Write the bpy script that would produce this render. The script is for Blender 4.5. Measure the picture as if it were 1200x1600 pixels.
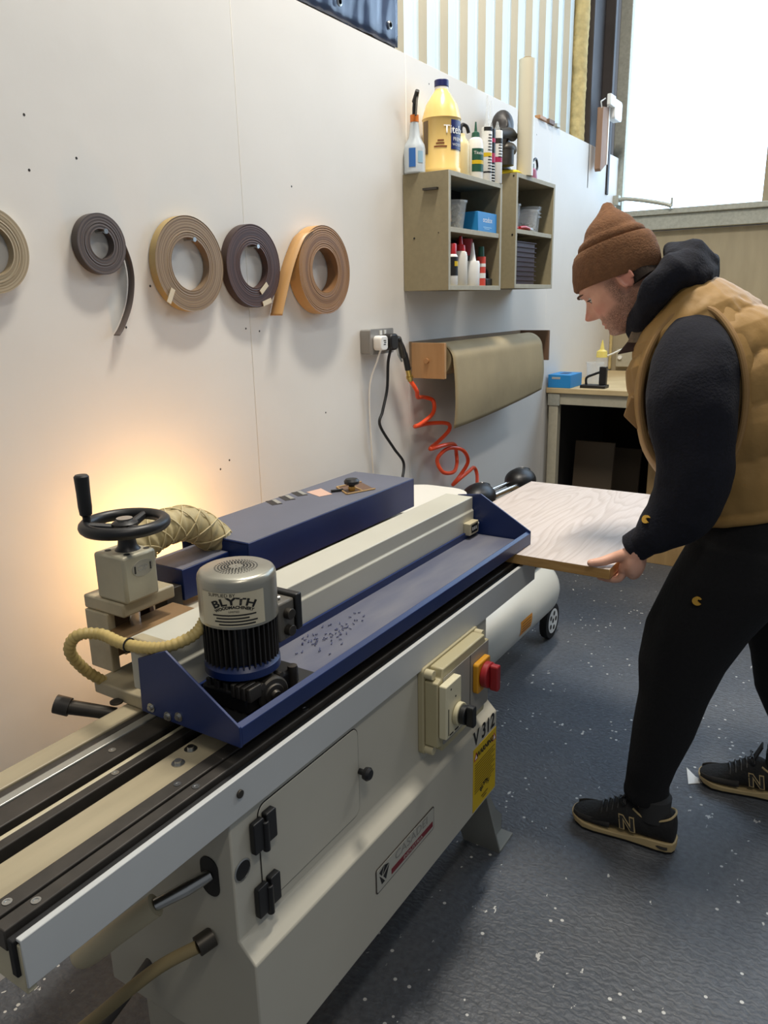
import bpy, math, random
from mathutils import Vector, Matrix, noise
random.seed(7)
for o in list(bpy.data.objects): bpy.data.objects.remove(o)
SC = bpy.context.scene; COL = SC.collection
PI = math.pi

# ------------------------------------------------------------------ camera, world, lights
cam = bpy.data.cameras.new('camera'); camo = bpy.data.objects.new('camera', cam); COL.objects.link(camo)
cam.sensor_fit = 'VERTICAL'; cam.sensor_height = 24; cam.lens = 18; cam.clip_start = .02
Rm = Matrix(((0.5346724, 0.2334962, -0.8121607), (-0.8448329, 0.1254420, -0.5201171), (-0.0195663, 0.9642323, 0.2643356)))
camo.matrix_world = Matrix.Translation((0, -1.61, 1.57)) @ Rm.to_4x4()
SC.camera = camo
SC.view_settings.view_transform = 'Standard'; SC.view_settings.look = 'None'
SC.view_settings.gamma = 1; SC.view_settings.use_curve_mapping = False
SC.view_settings.exposure = 0.14
W = bpy.data.worlds.new('world'); SC.world = W; W.use_nodes = True
bg = W.node_tree.nodes['Background']; bg.inputs[0].default_value = (.80, .86, .95, 1); bg.inputs[1].default_value = .20

def area(name, loc, rot, sx, sy, power, col):
    l = bpy.data.lights.new(name, 'AREA'); l.shape = 'RECTANGLE'; l.size = sx; l.size_y = sy
    l.energy = power; l.color = col
    o = bpy.data.objects.new(name, l); COL.objects.link(o); o.location = loc; o.rotation_euler = rot
    return o
area('ceiling_lamp', (2.2, -.78, 4.6), (0, 0, 0), .9, .2, 112, (1, .93, .82))
area('ceiling_lamp', (-.2, -2.6, 4.6), (0, 0, 0), 1.3, .25, 34, (1, .93, .82))
area('ceiling_lamp', (4.2, -2.4, 4.6), (0, 0, 0), 1.3, .25, 32, (1, .98, .95))

# ------------------------------------------------------------------ materials
def lin(c):
    return tuple((v / 255 / 12.92 if v / 255 <= .04045 else ((v / 255 + .055) / 1.055) ** 2.4) for v in c)
def M(name, rgb, rough=.5, metal=0, nsc=0, namt=.12, bump=0, bsc=40, rgb2=None, emit=0, trans=0, alpha=1, stretch=(1, 1, 1), coat=0):
    m = bpy.data.materials.new(name); m.use_nodes = True; nt = m.node_tree; b = nt.nodes['Principled BSDF']
    c = lin(rgb); b.inputs['Base Color'].default_value = (*c, 1)
    b.inputs['Roughness'].default_value = rough; b.inputs['Metallic'].default_value = metal
    if coat: b.inputs['Coat Weight'].default_value = coat
    if trans: b.inputs['Transmission Weight'].default_value = trans
    if alpha < 1: b.inputs['Alpha'].default_value = alpha
    if emit: b.inputs['Emission Color'].default_value = (*c, 1); b.inputs['Emission Strength'].default_value = emit
    if nsc or bump:
        tc = nt.nodes.new('ShaderNodeTexCoord'); mp = nt.nodes.new('ShaderNodeMapping'); mp.inputs['Scale'].default_value = stretch
        nt.links.new(tc.outputs['Object'], mp.inputs[0])
    if nsc:
        n = nt.nodes.new('ShaderNodeTexNoise'); n.inputs['Scale'].default_value = nsc; n.inputs['Detail'].default_value = 6
        r = nt.nodes.new('ShaderNodeValToRGB'); c2 = lin(rgb2) if rgb2 else None
        r.color_ramp.elements[0].position = .3; r.color_ramp.elements[1].position = .7
        r.color_ramp.elements[0].color = (*(c2 or [v * (1 - namt) for v in c]), 1)
        r.color_ramp.elements[1].color = (*(c if c2 else [min(1, v * (1 + namt)) for v in c]), 1)
        nt.links.new(mp.outputs[0], n.inputs[0]); nt.links.new(n.outputs[0], r.inputs[0]); nt.links.new(r.outputs[0], b.inputs['Base Color'])
    if bump:
        n2 = nt.nodes.new('ShaderNodeTexNoise'); n2.inputs['Scale'].default_value = bsc; n2.inputs['Detail'].default_value = 4
        bp = nt.nodes.new('ShaderNodeBump'); bp.inputs['Strength'].default_value = bump; bp.inputs['Distance'].default_value = .01
        nt.links.new(mp.outputs[0], n2.inputs[0]); nt.links.new(n2.outputs[0], bp.inputs['Height']); nt.links.new(bp.outputs[0], b.inputs['Normal'])
    return m
m_wall = M('wall_paint', (226, 222, 214), .6, nsc=2.2, namt=.035, bump=.12, bsc=9)
m_black = M('black_plastic', (22, 22, 23), .42)
m_rubber = M('black_rubber', (18, 18, 19), .7, nsc=30, namt=.3)
m_cream = M('cream_enamel', (190, 186, 171), .38, nsc=3, namt=.04)
m_beamgrey = M('pale_grey_enamel', (196, 198, 196), .4, nsc=5, namt=.04)
m_beige = M('beige_enamel', (196, 186, 156), .45, nsc=6, namt=.08)
m_table = M('worn_beige_steel', (172, 160, 132), .38, nsc=7, namt=.14, stretch=(.4, 3, 3))
m_blue = M('dark_blue_enamel', (19, 40, 90), .38, nsc=9, namt=.12)
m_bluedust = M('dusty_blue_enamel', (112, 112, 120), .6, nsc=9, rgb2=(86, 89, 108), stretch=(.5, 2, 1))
m_bluetop = M('dusty_sheen_cover_top', (98, 100, 112), .6, nsc=5, namt=.08)  # reflected light on the dusty cover tops, painted as a paler grey
m_steel = M('steel', (190, 190, 186), .28, 1, nsc=20, namt=.08)
m_dsteel = M('dark_steel', (74, 70, 64), .45, .7, nsc=24, namt=.2)
m_chrome = M('chrome', (220, 220, 220), .12, 1)
m_silver = M('silver_paint', (176, 176, 168), .35, .55)
m_rail = M('conveyor_rail', (64, 60, 55), .5, .3, nsc=30, namt=.2)
m_mdf = M('olive_board', (142, 132, 104), .7, nsc=60, namt=.06)
m_mdfdark = M('cabinet_shade', (44, 40, 34), .8, nsc=60, namt=.06)  # shade inside the cabinets, painted as a near-black board
m_mdfedge = M('pale_board_edge', (172, 166, 146), .7, nsc=40, namt=.06)
m_wood = M('light_wood', (188, 142, 94), .55, nsc=5, rgb2=(166, 118, 74), stretch=(1, 1, 9))
m_brownboard = M('brown_board', (112, 86, 66), .6, nsc=8, namt=.1)
m_white = M('white_plastic', (235, 234, 228), .4)
m_cloth_navy = M('navy_fleece', (10, 12, 25), .95, nsc=120, namt=.35, bump=.25, bsc=160)
m_trouser = M('black_cotton', (7, 7, 10), .95, nsc=90, namt=.25, bump=.2, bsc=120)
m_vest = M('tan_quilt', (160, 125, 70), .62, nsc=7, namt=.12, bump=.25, bsc=22)
m_vesttrim = M('tan_binding', (150, 116, 70), .7)
m_hat = M('brown_knit', (114, 78, 50), .95, nsc=70, namt=.16, bump=.3, bsc=190)
m_brown = M('brown_cord', (70, 52, 46), .9, nsc=60, namt=.25)
m_orange = M('orange_hose', (240, 84, 42), .3)
m_paper = M('kraft_paper', (158, 142, 108), .75, nsc=6, namt=.1, bump=.08, bsc=20)
m_yellow = M('yellow_label', (214, 180, 20), .5)
m_tyel = M('ink_on_yellow', (110, 88, 10), .6)
m_ink = M('black_ink', (20, 20, 20), .6)
m_red = M('red_plastic', (176, 30, 34), .35)
m_brass = M('brass', (200, 170, 96), .3, 1)
m_shoe = M('black_mesh_shoe', (30, 29, 28), .8, nsc=40, namt=.3, bump=.3, bsc=120)
m_suede = M('charcoal_suede', (58, 55, 51), .9, nsc=30, namt=.2)
m_sole = M('cream_sole', (196, 172, 124), .6, nsc=12, namt=.1)
m_sock = M('grey_sock', (52, 52, 52), .95)
m_clear = M('clear_plastic', (226, 230, 230), .12, alpha=.24)
m_glue = M('cream_glue_jug', (240, 206, 128), .25, nsc=3, namt=.04)
m_gluel = M('translucent_jug_top', (246, 222, 160), .25)
m_navyl = M('navy_label', (26, 34, 92), .4)
m_lblue = M('blue_carton', (34, 132, 196), .5)
m_galv = M('galvanised_steel', (168, 168, 156), .5, .35, nsc=60, namt=.12)
m_foam = M('expanding_foam', (196, 176, 122), .9, nsc=20, namt=.2, bump=.8, bsc=30)
m_column = M('dark_column_steel', (58, 52, 50), .6, .2, nsc=5, namt=.3)
m_ply = M('plywood', (184, 152, 104), .6, nsc=5, rgb2=(160, 128, 82), stretch=(1, 5, 1))
m_dark = M('bench_shade_board', (30, 26, 22), .9)  # near-black colour carries the shade under the bench
m_green = M('green_label', (28, 82, 62), .5)
m_purple = M('aubergine_plastic', (54, 32, 48), .45)

# ------------------------------------------------------------------ mesh helper
ORG = {}
def frame_from(d):
    d = Vector(d).normalized(); a = Vector((0, 0, 1)) if abs(d.z) < .9 else Vector((1, 0, 0))
    u = d.cross(a).normalized(); return u, d.cross(u).normalized()
class MB:
    def __init__(s): s.V = []; s.F = []; s.I = []; s.mi = 0
    def add(s, vs, fs):
        b = len(s.V); s.V += [Vector(v) for v in vs]
        for f in fs: s.F.append([i + b for i in f]); s.I.append(s.mi)
        return s
    def box(s, x0, x1, y0, y1, z0, z1, rot=0):
        vs = [(x, y, z) for z in (z0, z1) for y in (y0, y1) for x in (x0, x1)]
        if rot:
            c = Vector(((x0 + x1) / 2, (y0 + y1) / 2, 0)); R = Matrix.Rotation(rot, 3, 'Z')
            vs = [R @ (Vector(v) - c) + c for v in vs]
        return s.add(vs, [(0, 2, 3, 1), (4, 5, 7, 6), (0, 1, 5, 4), (2, 6, 7, 3), (0, 4, 6, 2), (1, 3, 7, 5)])
    def loft(s, rings, caps=True, closed=True):
        n = len(rings[0]); vs = [v for r in rings for v in r]; fs = []
        for i in range(len(rings) - 1):
            for j in range(n if closed else n - 1):
                k = (j + 1) % n; fs.append((i * n + j, i * n + k, (i + 1) * n + k, (i + 1) * n + j))
        if caps: fs.append(tuple(range(n))[::-1]); fs.append(tuple((len(rings) - 1) * n + j for j in range(n)))
        return s.add(vs, fs)
    def cyl(s, p0, p1, r0, r1=None, n=24, caps=True):
        p0, p1 = Vector(p0), Vector(p1); u, w = frame_from(p1 - p0); r1 = r0 if r1 is None else r1
        ring = lambda p, r: [p + (u * math.cos(2 * PI * j / n) + w * math.sin(2 * PI * j / n)) * r for j in range(n)]
        return s.loft([ring(p0, r0), ring(p1, r1)], caps)
    def tube(s, pts, r, n=10, closed=False, caps=True):
        P = [Vector(p) for p in pts]; m = len(P); rs = r if isinstance(r, (list, tuple)) else [r] * m
        u = None; rings = []
        for i, p in enumerate(P):
            a = P[(i - 1) % m] if closed or i > 0 else p; b = P[(i + 1) % m] if closed or i < m - 1 else p
            t = (b - a).normalized()
            if u is None: u, w = frame_from(t)
            else:
                u = (u - t * u.dot(t)).normalized(); w = t.cross(u)
            rings.append([p + (u * math.cos(2 * PI * j / n) + w * math.sin(2 * PI * j / n)) * rs[i] for j in range(n)])
        if closed: rings.append(rings[0]); caps = False
        return s.loft(rings, caps)
    def lathe(s, prof, c, axis=(0, 0, 1), n=32, caps=True):
        c = Vector(c); ax = Vector(axis).normalized(); u, w = frame_from(ax)
        rings = [[c + ax * h + (u * math.cos(2 * PI * j / n) + w * math.sin(2 * PI * j / n)) * max(r, 1e-5) for j in range(n)] for r, h in prof]
        return s.loft(rings, caps)
    def prism(s, poly, f, a, b):
        return s.loft([[f(p, q, a) for p, q in poly], [f(p, q, b) for p, q in poly]])
    def ell(s, c, r, n=16, m=10, rot=None):
        c = Vector(c); rings = []
        for i in range(m + 1):
            th = PI * i / m; rr = max(math.sin(th), 1e-4)
            ring = [Vector((r[0] * rr * math.cos(2 * PI * j / n), r[1] * rr * math.sin(2 * PI * j / n), -r[2] * math.cos(th))) for j in range(n)]
            rings.append([c + (rot @ v if rot else v) for v in ring])
        return s.loft(rings)
    def build(s, name, mats, parent=None, bevel=0, seg=2, ang=35, org=None, smooth=True):
        if parent: o0 = ORG[parent]
        elif org: o0 = Vector(org)
        else:
            xs = [v.x for v in s.V]; ys = [v.y for v in s.V]; o0 = Vector(((min(xs) + max(xs)) / 2, (min(ys) + max(ys)) / 2, min(v.z for v in s.V)))
        me = bpy.data.meshes.new(name); me.from_pydata([v - o0 for v in s.V], [], s.F)
        for m in (mats if isinstance(mats, (list, tuple)) else [mats]): me.materials.append(m)
        for p, i in zip(me.polygons, s.I): p.material_index = i
        import bmesh
        bm = bmesh.new(); bm.from_mesh(me); bmesh.ops.recalc_face_normals(bm, faces=bm.faces); bm.to_mesh(me); bm.free()
        if smooth:
            me.polygons.foreach_set('use_smooth', [True] * len(me.polygons)); me.set_sharp_from_angle(angle=math.radians(ang))
        o = bpy.data.objects.new(name, me); COL.objects.link(o)
        if parent: o.parent = parent
        else: o.location = o0
        ORG[o] = o0
        if bevel:
            b = o.modifiers.new('bevel', 'BEVEL'); b.width = bevel; b.segments = seg; b.limit_method = 'ANGLE'; b.angle_limit = math.radians(40)
            b.harden_normals = False
        return o
def tag(o, label, cat, group=None):
    o['label'] = label; o['category'] = cat
    if group: o['group'] = group
    return o
def thing(name, loc, label, cat, group=None):
    o = bpy.data.objects.new(name, None); o.empty_display_size = .05; COL.objects.link(o); o.location = loc; ORG[o] = Vector(loc)
    return tag(o, label, cat, group)
def struct(o): o['kind'] = 'structure'; return o
def copy_tree(o, delta, label, parent=None):
    c = o.copy(); COL.objects.link(c)
    if parent: c.parent = parent
    else: c.location = o.location + Vector(delta); c['label'] = label
    ORG[c] = ORG[o] + Vector(delta)
    for k in list(o.children): copy_tree(k, delta, label, c)
    return c
def bake(o):
    bpy.context.view_layer.update(); dg = bpy.context.evaluated_depsgraph_get()
    me = bpy.data.meshes.new_from_object(o.evaluated_get(dg)); old = o.data; o.modifiers.clear(); o.data = me
    return o
def remesh(o, vox, sm=6, fac=.5):
    r = o.modifiers.new('remesh', 'REMESH'); r.mode = 'VOXEL'; r.voxel_size = vox; r.use_smooth_shade = True
    if sm:
        t = o.modifiers.new('smooth', 'SMOOTH'); t.iterations = sm; t.factor = fac
    bake(o); o.data.polygons.foreach_set('use_smooth', [True] * len(o.data.polygons)); return o
def crom(pts, k=8, closed=False):
    P = [Vector(p) for p in pts]; n = len(P); out = []
    for i in range(n if closed else n - 1):
        g = (lambda j: P[j % n]) if closed else (lambda j: P[max(0, min(n - 1, j))])
        a, b, c, d = g(i - 1), g(i), g(i + 1), g(i + 2)
        for q in range(k):
            t = q / k
            out.append(.5 * ((2 * b) + (c - a) * t + (2 * a - 5 * b + 4 * c - d) * t * t + (3 * b - a - 3 * c + d) * t ** 3))
    if not closed: out.append(P[-1])
    return out
def lerp_table(tab, t):
    for i in range(len(tab) - 1):
        if t <= tab[i + 1][0] or i == len(tab) - 2:
            a, b = tab[i], tab[i + 1]; f = 0 if b[0] == a[0] else max(0, min(1, (t - a[0]) / (b[0] - a[0])))
            f2 = f * f * (3 - 2 * f) * .35 + f * .65
            return [a[k] + (b[k] - a[k]) * f2 for k in range(1, len(a))]
def text(name, s, size, mat, parent, fmap, align='CENTER', extrude=0, shear=0, bold=0, spacing=1):
    cu = bpy.data.curves.new(name, 'FONT'); cu.body = s; cu.size = size; cu.align_x = align; cu.align_y = 'CENTER'; cu.extrude = extrude
    cu.shear = shear; cu.offset = bold; cu.space_character = spacing; cu.resolution_u = 3
    t = bpy.data.objects.new(name, cu); COL.objects.link(t); bpy.context.view_layer.update()
    me = bpy.data.meshes.new_from_object(t.evaluated_get(bpy.context.evaluated_depsgraph_get()))
    bpy.data.objects.remove(t); o0 = ORG[parent]
    for v in me.vertices: v.co = Vector(fmap(v.co.x, v.co.y, v.co.z)) - o0
    me.materials.clear(); me.materials.append(mat); me.name = name
    o = bpy.data.objects.new(name, me); COL.objects.link(o); o.parent = parent; ORG[o] = o0
    return o
def bars(name, mat, parent, fmap, rows, h):
    q = MB()
    for x0, x1, z in rows:
        k = 8; vs = []
        for i in range(k + 1):
            x = x0 + (x1 - x0) * i / k; vs += [fmap(x, z - h / 2, 0), fmap(x, z + h / 2, 0)]
        q.add(vs, [(2 * i, 2 * i + 2, 2 * i + 3, 2 * i + 1) for i in range(k)])
    return q.build(name, mat, parent)
def rrect(x0, x1, y0, y1, r, k=5):
    out = []
    for cx, cy, a0 in ((x1 - r, y1 - r, 0), (x0 + r, y1 - r, 90), (x0 + r, y0 + r, 180), (x1 - r, y0 + r, 270)):
        for i in range(k + 1):
            a = math.radians(a0 + 90 * i / k); out.append((cx + r * math.cos(a), cy + r * math.sin(a)))
    return out
XZ = lambda p, q, d: (p, d, q)     # polygon in the x-z plane, depth along y
YZ = lambda p, q, d: (d, p, q)
XY = lambda p, q, d: (p, q, d)

# ------------------------------------------------------------------ the room
def floor_mat():
    m = bpy.data.materials.new('painted_concrete'); m.use_nodes = True; nt = m.node_tree; b = nt.nodes['Principled BSDF']; L = nt.links.new; N = nt.nodes.new
    tc = N('ShaderNodeTexCoord')
    n1 = N('ShaderNodeTexNoise'); n1.inputs['Scale'].default_value = 1.3; n1.inputs['Detail'].default_value = 5; L(tc.outputs['Object'], n1.inputs[0])
    r1 = N('ShaderNodeValToRGB'); r1.color_ramp.elements[0].position = .36; r1.color_ramp.elements[1].position = .66
    r1.color_ramp.elements[0].color = (*lin((74, 81, 91)), 1); r1.color_ramp.elements[1].color = (*lin((96, 98, 101)), 1); L(n1.outputs[0], r1.inputs[0])
    n2 = N('ShaderNodeTexNoise'); n2.inputs['Scale'].default_value = 60; n2.inputs['Detail'].default_value = 8; L(tc.outputs['Object'], n2.inputs[0])
    mx = N('ShaderNodeMixRGB'); mx.blend_type = 'OVERLAY'; mx.inputs[0].default_value = .55; L(r1.outputs[0], mx.inputs[1]); L(n2.outputs[0], mx.inputs[2])
    # pale paint specks
    vo = N('ShaderNodeTexVoronoi'); vo.inputs['Scale'].default_value = 34; L(tc.outputs['Object'], vo.inputs[0])
    lt = N('ShaderNodeMath'); lt.operation = 'LESS_THAN'; lt.inputs[1].default_value = .16; L(vo.outputs['Distance'], lt.inputs[0])
    n3 = N('ShaderNodeTexNoise'); n3.inputs['Scale'].default_value = 4.5; n3.inputs['Detail'].default_value = 3; L(tc.outputs['Object'], n3.inputs[0])
    g = N('ShaderNodeMath'); g.operation = 'GREATER_THAN'; g.inputs[1].default_value = .53; L(n3.outputs[0], g.inputs[0])
    wn = N('ShaderNodeSeparateColor'); L(vo.outputs['Color'], wn.inputs[0])
    g2 = N('ShaderNodeMath'); g2.operation = 'GREATER_THAN'; g2.inputs[1].default_value = .45; L(wn.outputs[0], g2.inputs[0])
    a = N('ShaderNodeMath'); a.operation = 'MULTIPLY'; L(lt.outputs[0], a.inputs[0]); L(g.outputs[0], a.inputs[1])
    a2 = N('ShaderNodeMath'); a2.operation = 'MULTIPLY'; L(a.outputs[0], a2.inputs[0]); L(g2.outputs[0], a2.inputs[1])
    # splashes of white paint
    mp = N('ShaderNodeMapping'); mp.inputs['Scale'].default_value = (9, 16, 1); L(tc.outputs['Object'], mp.inputs[0])
    n4 = N('ShaderNodeTexNoise'); n4.inputs['Scale'].default_value = 1.6; n4.inputs['Detail'].default_value = 7; n4.inputs['Roughness'].default_value = .6; L(mp.outputs[0], n4.inputs[0])
    g4 = N('ShaderNodeMath'); g4.operation = 'GREATER_THAN'; g4.inputs[1].default_value = .672; L(n4.outputs[0], g4.inputs[0])
    sm = N('ShaderNodeMath'); sm.operation = 'MAXIMUM'; L(a2.outputs[0], sm.inputs[0]); L(g4.outputs[0], sm.inputs[1])
    mx2 = N('ShaderNodeMixRGB'); L(sm.outputs[0], mx2.inputs[0]); L(mx.outputs[0], mx2.inputs[1]); mx2.inputs[2].default_value = (*lin((206, 206, 202)), 1)
    L(mx2.outputs[0], b.inputs['Base Color']); b.inputs['Roughness'].default_value = .5
    wv = N('ShaderNodeTexWave'); wv.wave_type = 'BANDS'; wv.bands_direction = 'X'; wv.inputs['Scale'].default_value = 17; wv.inputs['Distortion'].default_value = 9
    wv.inputs['Detail'].default_value = 4; wv.inputs['Detail Scale'].default_value = 2.4; L(tc.outputs['Object'], wv.inputs[0])
    ad = N('ShaderNodeMath'); ad.operation = 'MULTIPLY_ADD'; ad.inputs[1].default_value = 1.3; L(n2.outputs[0], ad.inputs[0]); L(wv.outputs[0], ad.inputs[2])
    bp = N('ShaderNodeBump'); bp.inputs['Strength'].default_value = .32; bp.inputs['Distance'].default_value = .005; L(ad.outputs[0], bp.inputs['Height']); L(bp.outputs[0], b.inputs['Normal'])
    return m
m_floor = floor_mat()
struct(MB().box(-1.5, 5.9, -3.6, .2, -.06, 0).build('floor', m_floor, org=(0, 0, 0)))
w = MB()
for a, b in ((-1.5, 1.79), (1.7915, 2.722), (2.7235, 4.232), (4.2335, 5.47)): w.box(a, b, 0, .018, 0, 2.445)
w.mi = 1
for x, z in ((.33, 2.14), (.62, 2.06), (1.07, 2.04), (1.12, 1.97), (1.02, 1.98), (1.115, 1.86), (1.57, 2.36), (1.87, 2.43), (1.42, 1.62), (1.83, 1.60), (2.02, 1.92), (1.93, 1.70), (1.77, 1.50), (1.83, 1.49), (1.24, 1.90), (2.9, 2.38), (2.98, 2.32), (.98, 1.53), (1.33, 1.52), (1.62, 1.10), (1.66, 1.12), (2.15, 1.2), (3.95, 2.36), (4.02, 2.37)):
    w.cyl((x, .001, z), (x, -.0006, z), .0035, n=8)
struct(w.build('wall_left', [m_wall, m_dsteel], org=(0, 0, 0), bevel=.001, seg=1))
# corrugated cladding behind and above the boards
m_clad = M('ribbed_cladding', (210, 226, 232), .45, nsc=3, namt=.05)  # daylight from behind is put into this bluish base colour
m_cladrib = M('cladding_flank_shade', (186, 178, 158), .5, nsc=3, namt=.05)  # shaded flank of each rib, painted beige beside the lit flats
c = MB(); x = 1.3
while x < 4.72:
    p = .182
    prof = [(x, .115, 0), (x + .02, .115, 0), (x + .026, .108, 0), (x + .032, .115, 0), (x + .05, .115, 0), (x + .056, .108, 0), (x + .062, .115, 0), (x + .085, .115, 0), (x + .10, .085, 1), (x + .16, .085, 0), (x + p, .115, 0)]
    for i in range(len(prof) - 1):
        a, b = prof[i], prof[i + 1]; c.mi = 1 if i == 7 else 0
        c.add([(a[0], a[1], 2.2), (b[0], b[1], 2.2), (b[0], b[1], 4.2), (a[0], a[1], 4.2)], [(0, 1, 2, 3)])
    x += p
c.mi = 0; c.box(1.3, 4.9, .12, .14, 2.2, 4.2)
struct(c.build('wall_cladding', [m_clad, m_cladrib], org=(0, .1, 2.2), ang=20))
f = MB(); pts = []
for i in range(40):
    z = 2.42 + i * .045; f.ell((4.79 + .02 * noise.noise((0, 0, z * 4)), .06, z), (.05 + .02 * noise.noise((3, 0, z * 7)), .05, .05), 8, 6)
struct(remesh(f.build('trim_1', m_foam, org=(4.79, .06, 2.4)), .014, 2))
struct(MB().box(4.84, 5.20, .05, .12, 2.2, 4.2).box(4.84, 4.86, .0, .05, 2.2, 4.2).box(5.2, 5.24, -.01, .12, 2.2, 4.2).build('column', m_column, org=(5, .05, 2.2), bevel=.004))
struct(MB().box(5.32, 5.36, .02, .08, 2.2, 4.2).box(5.26, 5.48, .06, .12, 2.2, 4.2).build('trim_2', m_column, org=(5.4, .05, 2.2), bevel=.003))
# end wall: window over a galvanised sill over a board wall
m_endboard = M('end_board', (160, 148, 122), .7, nsc=4, namt=.08, stretch=(1, 4, 1))
struct(MB().box(5.49, 5.55, -3.6, 0, 0, 1.98).build('wall_end', m_endboard, org=(5.5, -1.8, 0)))
struct(MB().box(5.42, 5.55, -3.6, -.02, 2.075, 2.11).box(5.44, 5.55, -3.6, -.02, 1.985, 2.075).build('trim_3', m_galv, org=(5.5, -1.8, 1.98), bevel=.004))
struct(MB().box(5.46, 5.52, -.035, .04, 2.05, 4.2).build('trim_5', m_galv, org=(5.5, 0, 2), bevel=.004))
struct(MB().box(5.46, 5.52, -.95, -.885, 2.11, 4.2).build('trim_6', m_endboard, org=(5.5, -.9, 2), bevel=.004))
m_sky = M('bright_daylight_panel', (196, 225, 255), .5, emit=3.4)
struct(MB().box(5.53, 5.54, -3.6, -.02, 2.1, 4.2).build('window_1', m_sky, org=(5.53, -1.8, 2.1)))
tag(MB().tube(crom([(5.40, -.03, 2.18), (5.40, -.08, 2.185), (5.40, -.2, 2.165), (5.40, -.33, 2.135), (5.40, -.37, 2.118)]), .013).box(5.38, 5.43, -.035, -.0, 2.15, 2.21).tube([(5.40, -.37, 2.118), (5.40, -.37, 2.17)], .007).build('window_stay', m_galv), 'grey curved metal arm at the lower left corner of the bright window', 'window stay')
# pale trim line and socket in the corner over the bench
struct(remesh(MB().tube([(5.475 + .012 * noise.noise((0, 0, z * 9)), -.012, z) for z in [1.08 + .02 * i for i in range(46)]], .012, 8).build('trim_4', m_foam, org=(5.46, -.02, 1.08)), .006, 2))

# blue banner
b = MB(); nx, nz = 60, 16; vs = []
for j in range(nz + 1):
    for i in range(nx + 1):
        X = 1.75 + (2.70 - 1.75) * i / nx; Z = 2.462 + .62 * j / nz
        vs.append((X, .025 + .012 * noise.noise((X * 9, 0, Z * 5)) + .008 * noise.noise((X * 26, 3, Z * 9)), Z))
n = nx + 1
fs = [(j * n + i, j * n + i + 1, (j + 1) * n + i + 1, (j + 1) * n + i) for j in range(nz) for i in range(nx)]
b.add(vs, fs)
m_banner = M('navy_vinyl', (52, 66, 92), .22, nsc=3, namt=.1)
ban = b.build('banner', m_banner, smooth=True); tag(ban, 'shiny dark blue vinyl banner along the top of the white wall', 'banner')
so = ban.modifiers.new('solid', 'SOLIDIFY'); so.thickness = .003
for gx, gz in ((2.64, 2.52), (2.33, 2.51), (2.09, 2.485)):
    MB().lathe([(.009, 0), (.014, 0), (.014, .004), (.009, .006), (.009, 0)], (gx, .016, gz), (0, -1, 0), 14).build('grommet', m_steel, ban)
# wooden battens seen between board and banner
tag(MB().box(1.95, 2.7, .03, .05, 2.425, 2.47).build('batten', M('dark_batten', (70, 62, 54), .7)), 'dark timber batten just under the blue banner', 'batten')

# ------------------------------------------------------------------ edging rolls on the wall
def roll(cx, cz, ro, ri, depth, cols, label, tails=(), nail=True):
    t = thing('edging_roll', (cx, 0, cz - ro), label, 'edge banding roll', 'rolls of edge banding hung on the wall')
    m = MB(); pr = []; N = max(8, int((ro - ri) / .0022))
    for i in range(N + 1):
        r = ri + (ro - ri) * i / N; h = depth + .0004 * math.sin(i * 2.4) + (.0005 if i % 3 == 0 else 0)
        pr.append((r, h))
    pr = [(ri, .003)] + pr + [(ro, .003), (ri, .003)]
    rn = random.Random(int(cx * 1000)); sy = 1
    m.lathe([(r, h) for r, h in pr], (cx, 0, cz), (0, -1, 0), 64, caps=False)
    m.I = []; n = 64
    for i in range(len(pr) - 1):
        k = 1 if (i % 3 == 0 or rn.random() < .3) else 0
        if i == len(pr) - 3: k = 2
        m.I += [k] * n
    mats = [M('edging', cols[0], .5), M('edging_shade', cols[1], .5), M('edging_face', cols[2], .45)]
    m.build('coil', mats, t, ang=50)
    for pts, wd, k in tails:
        q = MB(); P = crom(pts, 8); vs = []
        for p in P: vs += [(p.x, p.y - .002, p.z), (p.x, p.y - wd, p.z)]
        fs = [(2 * i, 2 * i + 1, 2 * i + 3, 2 * i + 2) for i in range(len(P) - 1)]
        q.add(vs, fs); e = q.build('loose_tail', mats[k], t)
        s = e.modifiers.new('solid', 'SOLIDIFY'); s.thickness = .0016; s.offset = 0
    if nail:
        a = math.radians(78); x, z = cx + ri * .12, cz + ri - .006
        s = MB().cyl((x, .005, z), (x, -depth - .012, z), .0025, n=8).cyl((x, -depth - .010, z), (x, -depth - .014, z), .006, n=14)
        tag(s.build('screw', m_steel, org=(x, 0, z)), 'small screw holding up the ' + ' '.join(label.split(' ')[:5]), 'screw', 'screws carrying the rolls')
    return t
roll(.985, 1.689, .088, .052, .022, ((176, 160, 132), (150, 134, 106), (200, 190, 165)), 'cream edging roll cut by the left edge of the photo', nail=False)
roll(1.266, 1.714, .069, .034, .024, ((98, 86, 80), (74, 64, 60), (70, 60, 56)), 'small grey-brown edging roll with hanging tail like a figure nine, on the white wall',
     [([(1.334, 0, 1.716), (1.348, 0, 1.675), (1.350, 0, 1.63), (1.336, 0, 1.575), (1.308, 0, 1.525), (1.288, 0, 1.502)], .024, 0)])
roll(1.543, 1.676, .122, .068, .026, ((150, 128, 100), (126, 104, 80), (170, 146, 96)), 'wide pale brown edging roll beside the small nine-shaped one on the wall')
roll(1.795, 1.677, .117, .061, .026, ((88, 64, 56), (66, 46, 42), (58, 40, 36)), 'dark chocolate brown edging roll on the white wall')
roll(2.118, 1.672, .138, .070, .046, ((158, 118, 76), (124, 88, 54), (196, 152, 96)), 'thick oak edging roll with a leaning loose strip, nearest the socket',
     [([(2.06, 0, 1.792), (2.01, 0, 1.765), (1.955, 0, 1.69), (1.915, 0, 1.61), (1.882, 0, 1.535)], .05, 2)], nail=False)
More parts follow.
